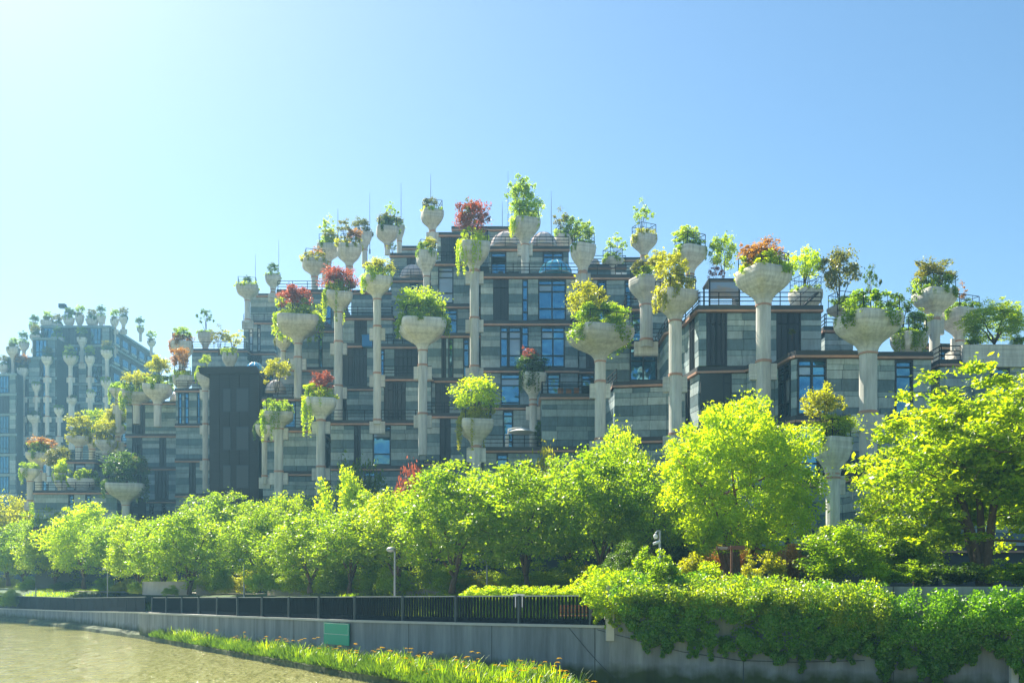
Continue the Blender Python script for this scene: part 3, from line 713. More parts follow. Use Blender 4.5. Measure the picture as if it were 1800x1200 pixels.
# its long right flank: horizontal window ribbons
v = at(195, 234, z=0); X0 = v.x
for st in range(11):
    zt_ = LV(14)-4.5*st; sl_ = MB(); sl_.box((X0+.1, 234+16.5, zt_-.2), (.3, 33, .5)); B.part(sl_, 'slab_edge', MT['stone_m'])
    for j in range(6):
        f = MB(); f.box((X0+.06, 234+3+j*5.4, zt_-2.6), (.12, 3.6, 2.0)); fo = B.part(f, 'window', MT['dmetal'])
        p = MB(); p.box((X0+.14, 234+3+j*5.4, zt_-2.5), (.04, 3.3, 1.6)); p.v = [tuple(Vector(x)-B.o) for x in p.v]; p.build('pane', MT['glass_d'], fo)
        f = MB(); f.box((X0+.3, 234+2.4+j*5.4, zt_-3.9), (.5, 3.2, .5)); B.part(f, 'balcony_edge', MT['stone_l'])
B.pl = 2; B.finish()

# ------------------------------------------------------------------ planter columns
def sq_ring(r, z, n=36, e=4.6, rz=0.0, sx=1.0):
    out = []
    for i in range(n):
        a = 2*math.pi*i/n; c, s_ = math.cos(a), math.sin(a)
        k = (abs(c)**e+abs(s_)**e)**(-1/e); x, y = r*k*c*sx, r*k*s_
        out.append((x*math.cos(rz)-y*math.sin(rz), x*math.sin(rz)+y*math.cos(rz), z))
    return out
# profile: (height fraction from neck 0 to rim 1, half width fraction between shaft and rim)
PROF = [(0, 0), (.05, .01), (.12, .035), (.20, .10), (.28, .22), (.36, .40), (.44, .58), (.52, .74), (.60, .86), (.68, .94), (.76, .985), (.84, 1.0), (.92, 1.0), (1, .985)]
def planter(px, rim, hw, neck, sw, bot, d, label, name='planter_column', rz=.35, rail=True, group=None, far=False):
    """concrete tulip bowl on a shaft, all sizes from the photograph at distance d"""
    m = d/F; z_r = EYE+(HOR-rim)*m; z_n = EYE+(HOR-neck)*m; z_b = EYE+(HOR-bot)*m; x = (px-900)*m
    r1 = hw*m/max(p[0] for p in sq_ring(1, 0, 72, 8, rz)); r0 = sw*m/2/max(p[0] for p in sq_ring(1, 0, 72, 3, rz)); H = z_r-z_n
    e = link(name, None, loc=(x, d, z_b)); tag(e, label, 'planter', group)
    b = MB(); rings = []
    steps = 24 if not far else 10
    for i in range(steps+1):
        h = i/steps; w = np.interp(h, [p[0] for p in PROF], [p[1] for p in PROF]); r = r0*1.06+(r1-r0*1.06)*w
        if not far and i % 2 and 3 < i < steps-1: r *= 1.014
        ee = 3+5*w
        rings.append(sq_ring(r, z_n-z_b+H*h, 36 if not far else 16, ee, rz))
    rings.append(sq_ring(r1*.90, z_r-z_b, 36 if not far else 16, 8, rz)); rings.append(sq_ring(r1*.88, z_r-z_b-.3, 36 if not far else 16, 8, rz))
    b.loft(rings); b.build('bowl', MT['concrete'], e, smooth=False if far else True)
    so = MB(); so.loft([sq_ring(r1*.87, z_r-z_b-.28, 16, 5, rz), sq_ring(r1*.87, z_r-z_b-.08, 16, 5, rz)]); so.build('soil', MT['soil'], e)
    b = MB(); b.loft([sq_ring(r0, 0, 16, 3, rz), sq_ring(r0, z_n-z_b-.001, 16, 3, rz)]); b.build('shaft', MT['shaft'], e, smooth=False)
    for k in range(0, 16):
        zc = LV(k)-.08
        if z_b+.3 < zc < z_n-.4 or abs(zc-z_n) < .4:
            c = MB(); c.loft([sq_ring(r0*1.07+.02, zc-.09-z_b, 16, 3, rz), sq_ring(r0*1.07+.02, zc+.09-z_b, 16, 3, rz)]); c.build('copper_collar', MT['copper'], e)
            if not far or True:
                c = MB(); c.box((0, r0*.35, zc-.72-z_b), (r0*4.1, r0*1.0, 1.15)); c.build('bracket', MT['concrete'], e)
    if not far:
        c = MB(); zc = z_n-z_b+.02; c.loft([sq_ring(r0*1.09+.01, zc-.07, 16, 3, rz), sq_ring(r0*1.09+.01, zc+.06, 16, 3, rz)]); c.build('copper_collar', MT['copper'], e)
    if rail:
        rb = MB(); zz = z_r-z_b; ring = sq_ring(r1*.93, 0, 8, 30, rz+0)
        cr = [(.93*r1*u, .93*r1*v) for u, v in ((-1, -1), (1, -1), (1, 1), (-1, 1))]
        cr = [(u*math.cos(rz)-v*math.sin(rz), u*math.sin(rz)+v*math.cos(rz)) for u, v in cr]; cr = [(u*.86, v*.86) for u, v in cr]
        for i in range(4):
            u, v = cr[i]; u2, v2 = cr[(i+1) % 4]; rb.tube([(u, v, zz-.1), (u, v, zz+1.05)], .03, 4)
            for hh in (1.05, .6): rb.tube([(u, v, zz+hh), (u2, v2, zz+hh)], .028 if hh > 1 else .016, 4)
            for t in (.33, .66): rb.tube([(u+(u2-u)*t, v+(v2-v)*t, zz-.1), (u+(u2-u)*t, v+(v2-v)*t, zz+1.05)], .018, 4)
        rb.build('guard_rail', MT['rail'], e)
    return (x, d, z_r, r1, rz)
def cover(P, kind, leaf, label, name='trailing_plant', cat='plant', s=1.0, hs=None, group=None):
    x, y, z, r, rz = P
    o = link(name, LIB[kind], loc=(x, y, z-.05), rz=rnd.uniform(-.3, .3), scale=(r*s, r*s, r*(hs or s)), m=L[leaf]); return tag(o, label, cat, group)
def ptree(P, kind, leaf, top, w, label, dx=0, d=None, name='potted_tree', cat='tree', group=None, bark=None):
    x, y, z, r, rz = P; m = y/F; zt_ = EYE+(HOR-top)*m
    return tree(name, kind, leaf, x+dx*m, y+rnd.uniform(-.2, .2)*r, z-.12, w*m*1.16, (zt_-z+.12)*1.03, label, cat, group, bark=bark)

# px, rim y, half width, neck y, shaft width, bottom y, distance, description of the planter, [cover kind, leaf, hscale], [(tree kind, leaf, top y, width px, dx)...]
PL = [
 (435, 504, 21, 529, 10, 568, 144, 'far tower bowl with a little conifer', ('low0', 'fresh', 1), [('mid0', 'dark', 484, 16, 0)]),
 (480, 485, 15, 509, 9, 524, 146, 'smallest bowl on the far tower with a dark shrub', ('low0', 'mid', 1), [('mid1', 'dark', 462, 20, 0)]),
 (553, 459, 24, 488, 12, 545, 117, 'orange shrub bowl left of the twin bowls', ('cover0', 'yellow', .7), [('airy0', 'orange', 434, 30, 4)]),
 (577, 433, 22, 462, 11, 500, 121, 'left one of the twin bowls on the skyline', ('cover1', 'mid', .8), [('airy1', 'fresh', 378, 32, -2), ('mid2', 'yellow', 402, 28, 3)]),
 (614, 434, 24, 470, 12, 500, 117, 'amber right one of the twin bowls', ('cover0', 'yellow', .8), [('airy2', 'olive', 388, 42, -6), ('mid0', 'orange', 402, 28, 8)]),
 (641, 409, 14, 440, 10, 470, 124, 'narrow bowl half hidden behind the twin bowls', ('cover2', 'olive', .8), [('mid1', 'olive', 383, 30, -8)]),
 (681, 402, 21, 434, 10, 448, 115, 'skyline bowl with a thin sapling', ('cover1', 'dark', 1.1), [('airy3', 'mid', 354, 28, 6), ('mid2', 'olive', 376, 32, -2)]),
 (702, 398, 10, 425, 9, 445, 119, 'slim bowl behind the sapling bowl', ('cover1', 'fresh', 1), [('mid0', 'olive', 382, 18, 0)]),
 (760, 373, 21, 408, 11, 425, 108, 'highest lone bowl with dry shrub', ('low0', 'lime', 1), [('mid1', 'olive', 348, 26, -4)]),
 (663, 490, 28, 527, 14, 745, 96, 'tall slim column with a bowl of yellow shrubs', ('low1', 'lime', 1.3), [('mid2', 'yellow', 452, 50, 4)]),
 (595, 517, 27, 550, 15, 748, 102, 'column bowl holding the wide pink red maple', ('hang0', 'fresh', 1.3), [('dense0', 'red', 468, 62, 0)]),
 (524, 560, 40, 605, 14, 700, 109, 'very wide crimson maple bowl', ('lush0', 'fresh', .9), [('mid0', 'red', 502, 62, -8)]),
 (498, 597, 15, 618, 9, 660, 113, 'small bowl behind the wide crimson maple bowl', ('low1', 'olive', 1), []),
 (743, 566, 43, 617, 16, 800, 92.5, 'big bowl crowned by a broad green bush', ('cover2', 'mid', 1.1), [('dense1', 'fresh', 502, 84, -4)]),
 (750, 444, 19, 487, 12, 515, 103, 'bowl with fluffy low greenery beside the glass dome', ('lush1', 'mid', .9), [('mid1', 'yellow', 418, 26, 6)]),
 (834, 430, 28, 478, 16, 700, 93, 'tall central column with dark red maple', ('hang1', 'lime', 1.2), [('mid2', 'red', 350, 62, -4), ('airy0', 'olive', 346, 34, -12)]),
 (837, 739, 31, 786, 17, 850, 82, 'low bowl with a round golden green tree', ('hang0', 'yellow', 1.1), [('dense2', 'lime', 662, 82, -2)]),
 (923, 388, 27, 431, 14, 487, 98.5, 'topmost central bowl with a tall slender tree', ('low1', 'lime', 1.5), [('mid0', 'mid', 308, 50, -8), ('mid1', 'lime', 350, 60, 4)]),
 (992, 416, 18, 440, 12, 470, 108, 'bowl of small trees behind the top terrace', ('cover0', 'mid', 1), [('airy1', 'olive', 368, 40, -4), ('airy2', 'mid', 376, 34, 10)]),
 (1025, 432, 22, 481, 14, 545, 93.5, 'bowl right of the blue dome', ('lush0', 'fresh', .7), [('mid2', 'fresh', 388, 40, 0), ('airy3', 'dark', 384, 38, -16)]),
 (1077, 456, 19, 474, 12, 490, 107, 'squat bowl on the rear roof', ('lush1', 'mid', .6), [('airy0', 'fresh', 410, 44, 6)]),
 (1132, 416, 23, 451, 12, 495, 98, 'lone skyline bowl with an airy sapling', ('low1', 'yellow', 1), [('airy1', 'mid', 353, 42, -4)]),
 (1136, 490, 30, 537, 22, 610, 83, 'bowl behind the golden shrubs', ('cover1', 'fresh', .9), [('mid0', 'yellow', 440, 50, 20), ('mid1', 'olive', 458, 34, -10)]),
 (1187, 515, 38, 565, 22, 790, 75.5, 'broad bowl with low golden plants and guard rail', ('low1', 'yellow', 1.4), [('mid2', 'yellow', 440, 58, -6)]),
 (1213, 437, 29, 483, 14, 515, 85, 'bowl and hedge right of the golden shrubs', ('lush0', 'mid', .8), [('mid0', 'fresh', 396, 50, -8)]),
 (1342, 476, 47, 537, 25, 720, 71, 'large right wing bowl with an orange maple', ('cover2', 'lime', .8), [('dense0', 'orange', 420, 70, 0), ('airy2', 'orange', 424, 56, -20)]),
 (1416, 512, 28, 560, 16, 566, 81, 'small bowl just behind the orange maple', ('low0', 'fresh', 1), [('mid1', 'lime', 434, 60, 0)]),
 (1480, 540, 24, 562, 16, 585, 80, 'half hidden bowl with a tall dark tree', ('cover1', 'mid', 1), [('mid2', 'olive', 430, 66, -2)]),
 (1526, 555, 54, 622, 29, 860, 66, 'largest right hand bowl under thick green shrubs', ('lush1', 'mid', .75), [('airy3', 'dark', 462, 34, 6)]),
 (1598, 588, 30, 640, 16, 650, 74, 'overgrown bowl behind the right wing', ('drape', 'mid', .8), [('airy0', 'dark', 505, 60, -12), ('mid0', 'mid', 545, 44, 18)]),
 (1643, 513, 35, 562, 17, 700, 76, 'slim column near the right edge', ('cover0', 'mid', 1), [('mid1', 'olive', 456, 76, 0)]),
 (1686, 547, 34, 600, 14, 640, 82, 'rightmost tulip bowl with a small orange shrub', ('lush0', 'mid', .7), [('airy1', 'orange', 497, 34, -2)]),
 (1055, 580, 58, 636, 19, 800, 78, 'widest central bowl with golden shrubs', ('lush1', 'mid', .75), [('mid2', 'yellow', 488, 66, -24), ('dense1', 'lime', 526, 42, 26)]),
 (937, 657, 23, 703, 13, 790, 88, 'dark vine covered bowl', ('drape', 'dark', .9), [('airy2', 'red', 606, 42, -4), ('dense2', 'dark', 622, 56, 0)]),
 (1464, 770, 32, 840, 23, 925, 62, 'bowl beside the big lime green tree', ('lush0', 'fresh', 1), [('mid0', 'yellow', 676, 72, -16), ('dense0', 'fresh', 728, 84, 4)]),
 (490, 726, 28, 754, 16, 880, 100, 'trailing bowl right of the brown tower', ('hang1', 'mid', 1.1), []),
 (564, 702, 29, 740, 16, 870, 96, 'bowl with the weeping lime plant', ('weep', 'lime', .9), [('mid1', 'red', 652, 44, 2)]),
 (465, 748, 17, 776, 10, 850, 104, 'dim slender bowl half behind the trailing greenery bowl', ('hang0', 'dark', 1), []),
 (320, 602, 20, 640, 12, 700, 136, 'skyline bowl left of the brown tower', ('low1', 'orange', 1.2), [('mid2', 'mid', 572, 34, 0)]),
 (361, 585, 15, 613, 10, 640, 147, 'skyline bowl with a thin wispy tree', ('low0', 'mid', 1), [('airy3', 'dark', 541, 32, 0)]),
 (404, 622, 15, 650, 10, 700, 129, 'small yellow tree bowl touching the brown tower', ('cover0', 'fresh', 1), [('airy0', 'yellow', 578, 48, 6), ('airy1', 'olive', 572, 40, -20)]),
 (277, 678, 26, 712, 13, 750, 131, 'golden treed bowl on the left wing roof', ('cover1', 'fresh', .9), [('mid0', 'yellow', 624, 44, 0)]),
 (240, 692, 27, 712, 13, 745, 133, 'wide shallow bowl with a round yellow tree', ('hang1', 'fresh', .9), [('mid1', 'yellow', 651, 44, 0)]),
 (208, 684, 15, 704, 10, 760, 137, 'small bowl with vines at the left wing corner', ('hang0', 'mid', 1.2), []),
 (321, 662, 20, 690, 12, 705, 130, 'bronze tree bowl above the strip windows', ('low1', 'fresh', 1), [('mid2', 'orange', 606, 34, -4)]),
 (361, 657, 16, 688, 10, 860, 126, 'slim bowl against the brown tower', ('low1', 'fresh', 1.4), [('airy2', 'fresh', 620, 28, 0)]),
 (139, 768, 21, 786, 12, 830, 139, 'left bowl of the low golden cluster', ('cover2', 'yellow', 1), [('mid0', 'yellow', 726, 46, 0)]),
 (162, 762, 15, 790, 11, 830, 143, 'middle bowl of the low golden cluster', ('cover1', 'fresh', .8), [('mid2', 'fresh', 716, 40, 6)]),
 (186, 775, 20, 798, 10, 870, 137, 'right bowl of the low golden cluster', ('lush1', 'yellow', .9), [('mid1', 'yellow', 735, 42, 0)]),
 (207, 750, 14, 768, 10, 800, 141, 'bowl with a full round tree beside the left wing', ('cover0', 'mid', 1), [('dense0', 'yellow', 712, 46, -2)]),
 (68, 797, 23, 822, 12, 880, 139, 'bowl of bronze shrubs before the distant complex', ('cover1', 'mid', 1.2), [('mid2', 'orange', 766, 44, 4)]),
 (53, 824, 17, 846, 11, 890, 134, 'lower small bowl with trailing green at far left', ('hang1', 'mid', 1), []),
 (108, 832, 14, 860, 11, 890, 134, 'bowl under the hazy olive tree', ('low1', 'fresh', 1.2), [('dense1', 'olive', 782, 48, -4)]),
 (112, 845, 15, 866, 11, 900, 130, 'low left bowl with a small fresh tree', ('cover0', 'fresh', 1), [('mid0', 'lime', 806, 36, 0)]),
 (146, 842, 25, 868, 13, 900, 128, 'wide low bowl with a tiny red maple', ('cover2', 'fresh', .9), [('airy3', 'red', 822, 22, 10)]),
 (221, 851, 38, 888, 14, 925, 124, 'big low bowl with a huge dark green bush', ('lush0', 'dark', .9), [('dense2', 'dark', 792, 72, 0), ('mid1', 'olive', 800, 30, 22)]),
]
cap = {'tree': {'red': 'red leaved maple', 'orange': 'orange leaved tree', 'yellow': 'golden green tree', 'lime': 'lime green tree', 'fresh': 'fresh green tree', 'mid': 'green tree', 'dark': 'dark green tree', 'olive': 'olive toned tree'},
       'airy': 'airy ', 'mid': 'leafy ', 'dense': 'dense '}
covn = {'low': 'low planting', 'cover': 'ground planting', 'lush': 'lush planting', 'hang': 'trailing vines', 'weep': 'weeping curtain of leaves', 'drape': 'draping vines'}
colr = {'red': 'red', 'orange': 'orange', 'yellow': 'yellow green', 'lime': 'lime', 'fresh': 'fresh green', 'mid': 'green', 'dark': 'dark green', 'olive': 'olive'}
G1 = 'concrete planter columns of the stepped complex'
for i, (px, rim, hw, neck, sw, bot, d, desc, cv, trs) in enumerate(PL):
    P = planter(px, rim, hw, neck, sw, bot, d, 'concrete '+desc, rz=rnd.choice((.30, .38, .45)) if px > 900 else rnd.choice((.2, .3)), group=G1, rail=hw > 17)
    short = desc
    k = cv[0].rstrip('0123456789')
    cover(P, cv[0], cv[1], '%s %s spilling from the %s' % (colr[cv[1]], covn[k], short), s=1.06, hs=cv[2]*1.12, group='plants spilling from the concrete bowls')
    for (tk, lf, top, w, dx) in trs:
        kk = tk.rstrip('0123456789')
        sd_ = '' if len(trs) < 2 else ('left ' if dx == min(t[4] for t in trs) else 'right ')
        ptree(P, tk, lf, top, w, '%s%s%s in the %s' % (sd_, cap[kk], cap['tree'][lf], short), dx, group='trees in the concrete bowls')
# large square planter wall with a tree at the right edge
e = link('planter_box', None, loc=(35, 72, 20.6)); tag(e, 'long concrete roof planter at the right edge of the picture', 'planter')
b = MB(); b.box((at(1760, 72, z=0).x-35, 1.5, .55), (5.6, 3.2, 1.6)); b.build('trough', MT['concrete'], e); b = MB(); b.box((at(1760, 72, z=0).x-35, 1.5, 1.38), (5.2, 2.8, .06)); b.build('soil', MT['soil'], e)
v = at(1748, 73.2, z=21.9); tree('roof_tree', 'cherry1', 'fresh', v.x, v.y, v.z, 5.4, 3.7, 'spreading round tree on the roof planter at the right edge', group='trees on the roofs')
for i, px in enumerate((1712, 1790)):
    v = at(px, 72.8, z=21.95); bush('roof_shrub', 'bush%d' % i, 'mid', v.x, v.y, v.z, 1.5, 1.1, 'low shrub at the %s end of the right edge roof planter' % ('left', 'right')[i])
# distant planters
FAR = [(60, 573, 9, 592, 6, 640, 'leftmost on the top terrace'), (83, 565, 12, 583, 6, 606, 'second from left on the skyline'), (101, 570, 9, 586, 6, 600, 'third from left on the skyline'),
 (121, 560, 10, 579, 6, 612, 'skyline one under the roof crane'), (140, 555, 8, 577, 6, 590, 'skyline one touching the roof crane tip'), (162, 562, 11, 581, 6, 620, 'skyline one right of the roof crane'),
 (178, 556, 8, 574, 6, 580, 'skyline one with a dark round tree'), (201, 562, 8, 578, 6, 628, 'skyline one at the building corner'), (217, 558, 8, 574, 6, 584, 'skyline one right of the corner'),
 (247, 577, 7, 588, 5, 600, 'one standing on the sloping right flank'), (266, 600, 8, 612, 5, 625, 'rightmost one on the flank'), (63, 590, 10, 608, 6, 662, 'one just left of the top terrace edge'),
 (42, 602, 9, 620, 6, 640, 'one on the left stepped roof'), (23, 612, 12, 634, 6, 682, 'one on the lower left stepped roof'), (6, 642, 9, 660, 6, 710, 'one at the left picture edge'),
 (102, 594, 11, 612, 6, 640, 'upper row one with a full shrub'), (144, 594, 9, 612, 6, 640, 'upper row one right of centre'), (83, 628, 10, 646, 7, 806, 'middle row one on a long shaft'),
 (124, 627, 13, 646, 7, 790, 'wide middle row one'), (158, 627, 9, 646, 7, 770, 'middle row one near the corner'), (188, 617, 11, 634, 6, 690, 'one in front of the corner bay'),
 (187, 670, 10, 686, 6, 760, 'lower one in front of the corner bay'), (40, 648, 10, 668, 7, 800, 'one under the pale bronze tree'), (60, 731, 12, 748, 6, 810, 'low wide one near the left'), (104, 718, 9, 734, 6, 800, 'low one near the middle'),
 (15, 690, 9, 706, 6, 800, 'low one at the left margin'), (36, 784, 8, 800, 6, 850, 'lowest left one'), (15, 826, 9, 842, 6, 880, 'bottommost one at the far left'),
 (30, 716, 9, 732, 6, 800, 'lower left one between two shafts'), (128, 700, 8, 714, 6, 790, 'low one below the wide middle row one'), (160, 690, 8, 704, 6, 780, 'low one near the corner'), (6, 760, 8, 776, 6, 840, 'low one cut by the left edge'), (84, 770, 8, 786, 6, 850, 'low one above the bronze shrubs'), (64, 676, 8, 692, 6, 800, 'middle row one left of centre')]
for i, (px, rim, hw, neck, sw, bot, ds) in enumerate(FAR):
    dz = 226 if rim > 610 else (232 if rim > 585 else 236)
    P = planter(px, rim, hw, neck, sw, bot, dz, 'hazy planter column on the distant complex, '+ds, rz=.25, rail=False, far=True, group='planter columns of the distant complex')
    cover(P, 'cover%d' % (i % 3), ('mid', 'olive', 'dark')[i % 3], 'shrubby planting in the distant bowl, '+ds, s=1, hs=1.1, group='plants of the distant complex')
    if rim < 660: ptree(P, ('mid%d' % (i % 3)), 'orange' if px == 40 else ('dark', 'mid', 'olive')[i % 3], rim-(20 if px != 40 else 26), 17 if px != 40 else 24, 'small tree in the distant bowl, '+ds, group='trees of the distant complex')
# roof crane of the distant complex
v = at(123, 238, py=560); e = link('roof_crane', None, loc=v); tag(e, 'dark roof maintenance crane on top of the distant complex', 'crane'); m = 238/F
b = MB(); b.box((-13*m, 0, 22*m), (11*m, 1.2, 7*m)); b.build('cab', MT['dmetal'], e)
b = MB(); b.tube([(-10*m, 0, 21*m), (2*m, 0, 12*m), (15*m, 0, 6*m)], .45, 6); b.build('boom', MT['dmetal'], e)
b = MB(); b.tube([(0, 0, -10*m), (0, 0, 13*m)], .55, 6); b.build('mast', MT['dmetal'], e)

# ------------------------------------------------------------------ roof furniture
def dome(px, py0, hw, h, d, glassk, label):
    v = at(px, d, py=py0); r = hw*d/F; hh = h*d/F; e = link('glass_dome', None, loc=v); tag(e, label, 'dome', 'glass domes on the terraces')
    b = MB(); rings = []
    for i in range(9):
        a = math.pi/2*i/9; rings.append([(r*math.cos(a)*math.cos(t*math.pi/12), r*math.cos(a)*math.sin(t*math.pi/12), hh*math.sin(a)) for t in range(24)])
    b.loft(rings); b.build('shell', glassk, e, smooth=True)
    for k in range(6):
        t = k*math.pi/6+.2; b = MB(); b.tube([(r*1.01*math.cos(a)*math.cos(t), r*1.01*math.cos(a)*math.sin(t), hh*1.01*math.sin(a)) for a in [math.pi*j/16 for j in range(17)]], .035, 4); b.build('rib', MT['lamp'], e)
    b = MB(); b.tube([(r*1.02*math.cos(t*math.pi/12), r*1.02*math.sin(t*math.pi/12), .06) for t in range(25)], .06, 4); b.build('base_ring', MT['lamp'], e)
MT['dome_p'] = glass('pinkish dome glass', (.72, .60, .56), (.85, .80, .82), .12)
MT['dome_b'] = glass('blue dome glass', (.08, .40, .58), (.5, .85, .98), .45)
dome(725, 491, 22, 25, 113, MT['dome_p'], 'clear pinkish dome left of the central blocks')
dome(890, 438, 29, 30, 104, MT['dome_p'], 'pinkish dome left of the topmost bowl')
dome(955, 436, 24, 27, 105, MT['dome_p'], 'pinkish dome right of the topmost bowl')
dome(976, 486, 30, 28, 98, MT['dome_b'], 'bright blue dome on the central terrace')
dome(448, 655, 19, 18, 116, MT['dome_b'], 'small bluish dome behind the brown tower top')
dome(485, 690, 18, 22, 112, MT['dome_p'], 'small pale dome right of the brown tower')
dome(1045, 470, 10, 15, 108, MT['dome_p'], 'tiny pale dome behind the shrub filled bowl')
dome(307, 706, 8, 16, 137, MT['dome_p'], 'tiny dome on the far left wing roof')
for i, (px, y0, y1, d, ds) in enumerate(((594, 400, 366, 121, 'above the twin bowls'), (650, 425, 339, 124, 'right of the twin bowls'), (705, 400, 321, 119, 'over the sapling bowl'), (757, 375, 306, 109, 'over the highest lone bowl'),
    (893, 400, 300, 108, 'left of the topmost tree'), (883, 405, 354, 110, 'short one left of the topmost tree'), (969, 400, 335, 109, 'right of the topmost tree'), (449, 505, 447, 146, 'over the dark conifer bowl'), (490, 480, 421, 148, 'over the smallest far bowl'), (184, 560, 535, 238, 'on the distant complex'))):
    v = at(px, d, py=y0); e = link('lightning_rod', None, loc=v); tag(e, 'thin lightning rod '+ds, 'rod', 'lightning rods on the skyline'); h = (y0-y1)*d/F
    b = MB(); b.tube([(0, 0, -1.5), (0, 0, h*.55), (0, 0, h)], [.045, .032, .014], 5); b.build('rod', MT['lamp'], e); b = MB(); b.tube([(0, 0, -1.5), (0, 0, -.9)], .1, 6); b.build('foot', MT['lamp'], e)
# roof trees that stand on terraces
for (px, y0, y1, w, d, k, lf, ds) in ((485, 690, 628, 58, 108, 'mid0', 'yellow', 'loose yellow tree behind the weeping lime plant'), (1271, 500, 408, 54, 84, 'mid1', 'fresh', 'yellow green tree left of the orange maple'),
    (1258, 505, 462, 40, 82, 'airy0', 'red', 'small red shrub on the louvred roof box'), (205, 760, 712, 40, 140, 'mid2', 'yellow', 'round golden tree behind the low golden cluster'),
    (960, 800, 735, 44, 86, 'mid1', 'dark', 'dark thin tree on the terrace by the white parasol'), (1392, 600, 575, 24, 73, 'airy2', 'olive', 'dry grass like shrub on the right wing terrace'),
    (690, 448, 425, 24, 112, 'airy1', 'yellow', 'thin yellow sapling under the skyline bowls')):
    v = at(px, d, py=y0); tree('roof_tree', k, lf, v.x, v.y, v.z, w*d/F, (y0-y1)*d/F, ds, group='trees on the roofs')
# louvred roof box
v = at(1268, 78, z=LV(5)+.12); e = link('roof_pergola', None, loc=v); tag(e, 'dark framed roof box with louvred sides left of the orange maple', 'pergola')
for x in (-1.15, 1.15):
    for y in (-1.1, 1.1): b = MB(); b.box((x, y, 1.45), (.12, .12, 2.9)); b.build('post', MT['dmetal'], e)
b = MB(); b.box((0, 0, 2.95), (2.5, 2.4, .14)); b.build('roof_frame', MT['dmetal'], e)
for k in range(8): b = MB(); b.box((0, -1.12, .25+k*.15), (2.18, .05, .06)); b.build('slat', MT['lamp'], e)
b = MB(); b.box((0, -1.1, 2.1), (2.16, .04, 1.3)); b.build('pane', MT['glass_p'], e)
b = MB(); b.box((1.13, 0, 1.4), (.04, 2.05, 2.6)); b.build('side_panel', MT['louvre'], e)
v = at(1410, 79, z=LV(5)+.12); e = link('roof_stair', None, loc=v); tag(e, 'dark steel stair frame on the roof below the yellow green tree', 'stairs')
b = MB(); b.tube([(-1.6, 0, 0), (1.3, 0, 2.6)], .09, 4); b.build('stringer', MT['dmetal'], e); b = MB(); b.tube([(-1.6, 1, 0), (1.3, 1, 2.6)], .09, 4); b.build('stringer', MT['dmetal'], e)
for k in range(9): b = MB(); b.box((-1.4+k*.32, .5, .2+k*.287), (.3, 1, .05)); b.build('tread', MT['dmetal'], e)
b = MB(); b.tube([(-1.6, -.05, 1.0), (1.3, -.05, 3.6)], .035, 4); b.build('handrail', MT['dmetal'], e)
# terrace parasol
v = at(893, 84, z=LV(3)+.12+0); e = link('parasol', None, loc=(v.x, 86.5, v.z)); tag(e, 'white cantilever parasol on the terrace right of the golden green bowl', 'parasol')
b = MB(); b.tube([(0, 0, 0), (0, 0, 1.95)], .06, 6); b.build('pole', MT['white'], e); b = MB(); b.tube([(0, 0, 1.95), (1.2, 0, 2.15)], .04, 6); b.build('arm', MT['white'], e)
b = MB(); cv_ = [(1.2+1.25*math.cos(t*math.pi/4+.39), 1.25*math.sin(t*math.pi/4+.39), 1.62) for t in range(8)]; b.loft([cv_, [(x, y, z+.05) for x, y, z in cv_], [(1.2+(x-1.2)*.05, y*.05, 2.05) for x, y, z in cv_]]); b.build('canopy', MT['white'], e)
b = MB(); b.box((-.12, 0, .75), (.3, .25, 1.5)); b.build('cover_sleeve', MT['white'], e)
# terrace chairs
def chair(x, y, z, rz, m_, label, group):
    e = link('chair', None, loc=(x, y, z), rz=rz); tag(e, label, 'chair', group)
    b = MB(); b.box((0, 0, .44), (.5, .5, .06)); b.build('seat', m_, e); b = MB(); b.box((0, .25, .75), (.5, .05, .55)); b.build('backrest', m_, e)
    for u in (-.21, .21):
        for w in (-.21, .21): b = MB(); b.box((u, w, .2), (.05, .05, .41)); b.build('leg', m_, e)
for i, (px, d, k, m_, ds) in enumerate(((986, 86.5, 4, 'orange', 'orange wooden chair left of the widest central bowl shaft'), (1002, 86.8, 4, 'orange', 'second orange chair on the terrace by the widest bowl shaft'), (1016, 86.4, 4, 'orange', 'orange chair nearest the shaft of the widest bowl'),
    (880, 97, 7, 'dmetal', 'dark chair at left on the central terrace'), (889, 97.3, 7, 'dmetal', 'dark chair second from left on the central terrace'), (899, 97, 7, 'dmetal', 'dark chair second from right on the central terrace'), (908, 97.2, 7, 'dmetal', 'dark chair at right on the central terrace'),
    (1088, 97.4, 7, 'white', 'pale chair at left on the terrace right of the tiny dome'), (1099, 97.4, 7, 'white', 'pale chair at right on the terrace right of the tiny dome'))):
    chair(at(px, d, z=0).x, d, LV(k)+.12, rnd.uniform(-.6, .6), MT[m_], ds, 'terrace chairs')
v = at(646, 101, z=LV(5)+.12); b = MB(); b.box((0, 0, .55), (.5*2, .8, 1.1)); b.box((0, 0, 1.13), (1.06, .86, .06)); o = b.build('storage_box', MT['blue']); o.location = (v.x, 101, EYE+(HOR-610)*101/F); tag(o, 'small bright blue box on the terrace left of the yellow shrub column', 'box')

def inland(px, d, m=8):
    r = ray_poly(WALL, px); return d if r is None else max(d, r[0].y+m)
# ------------------------------------------------------------------ foreground trees
GT = 'trees behind the river promenade'
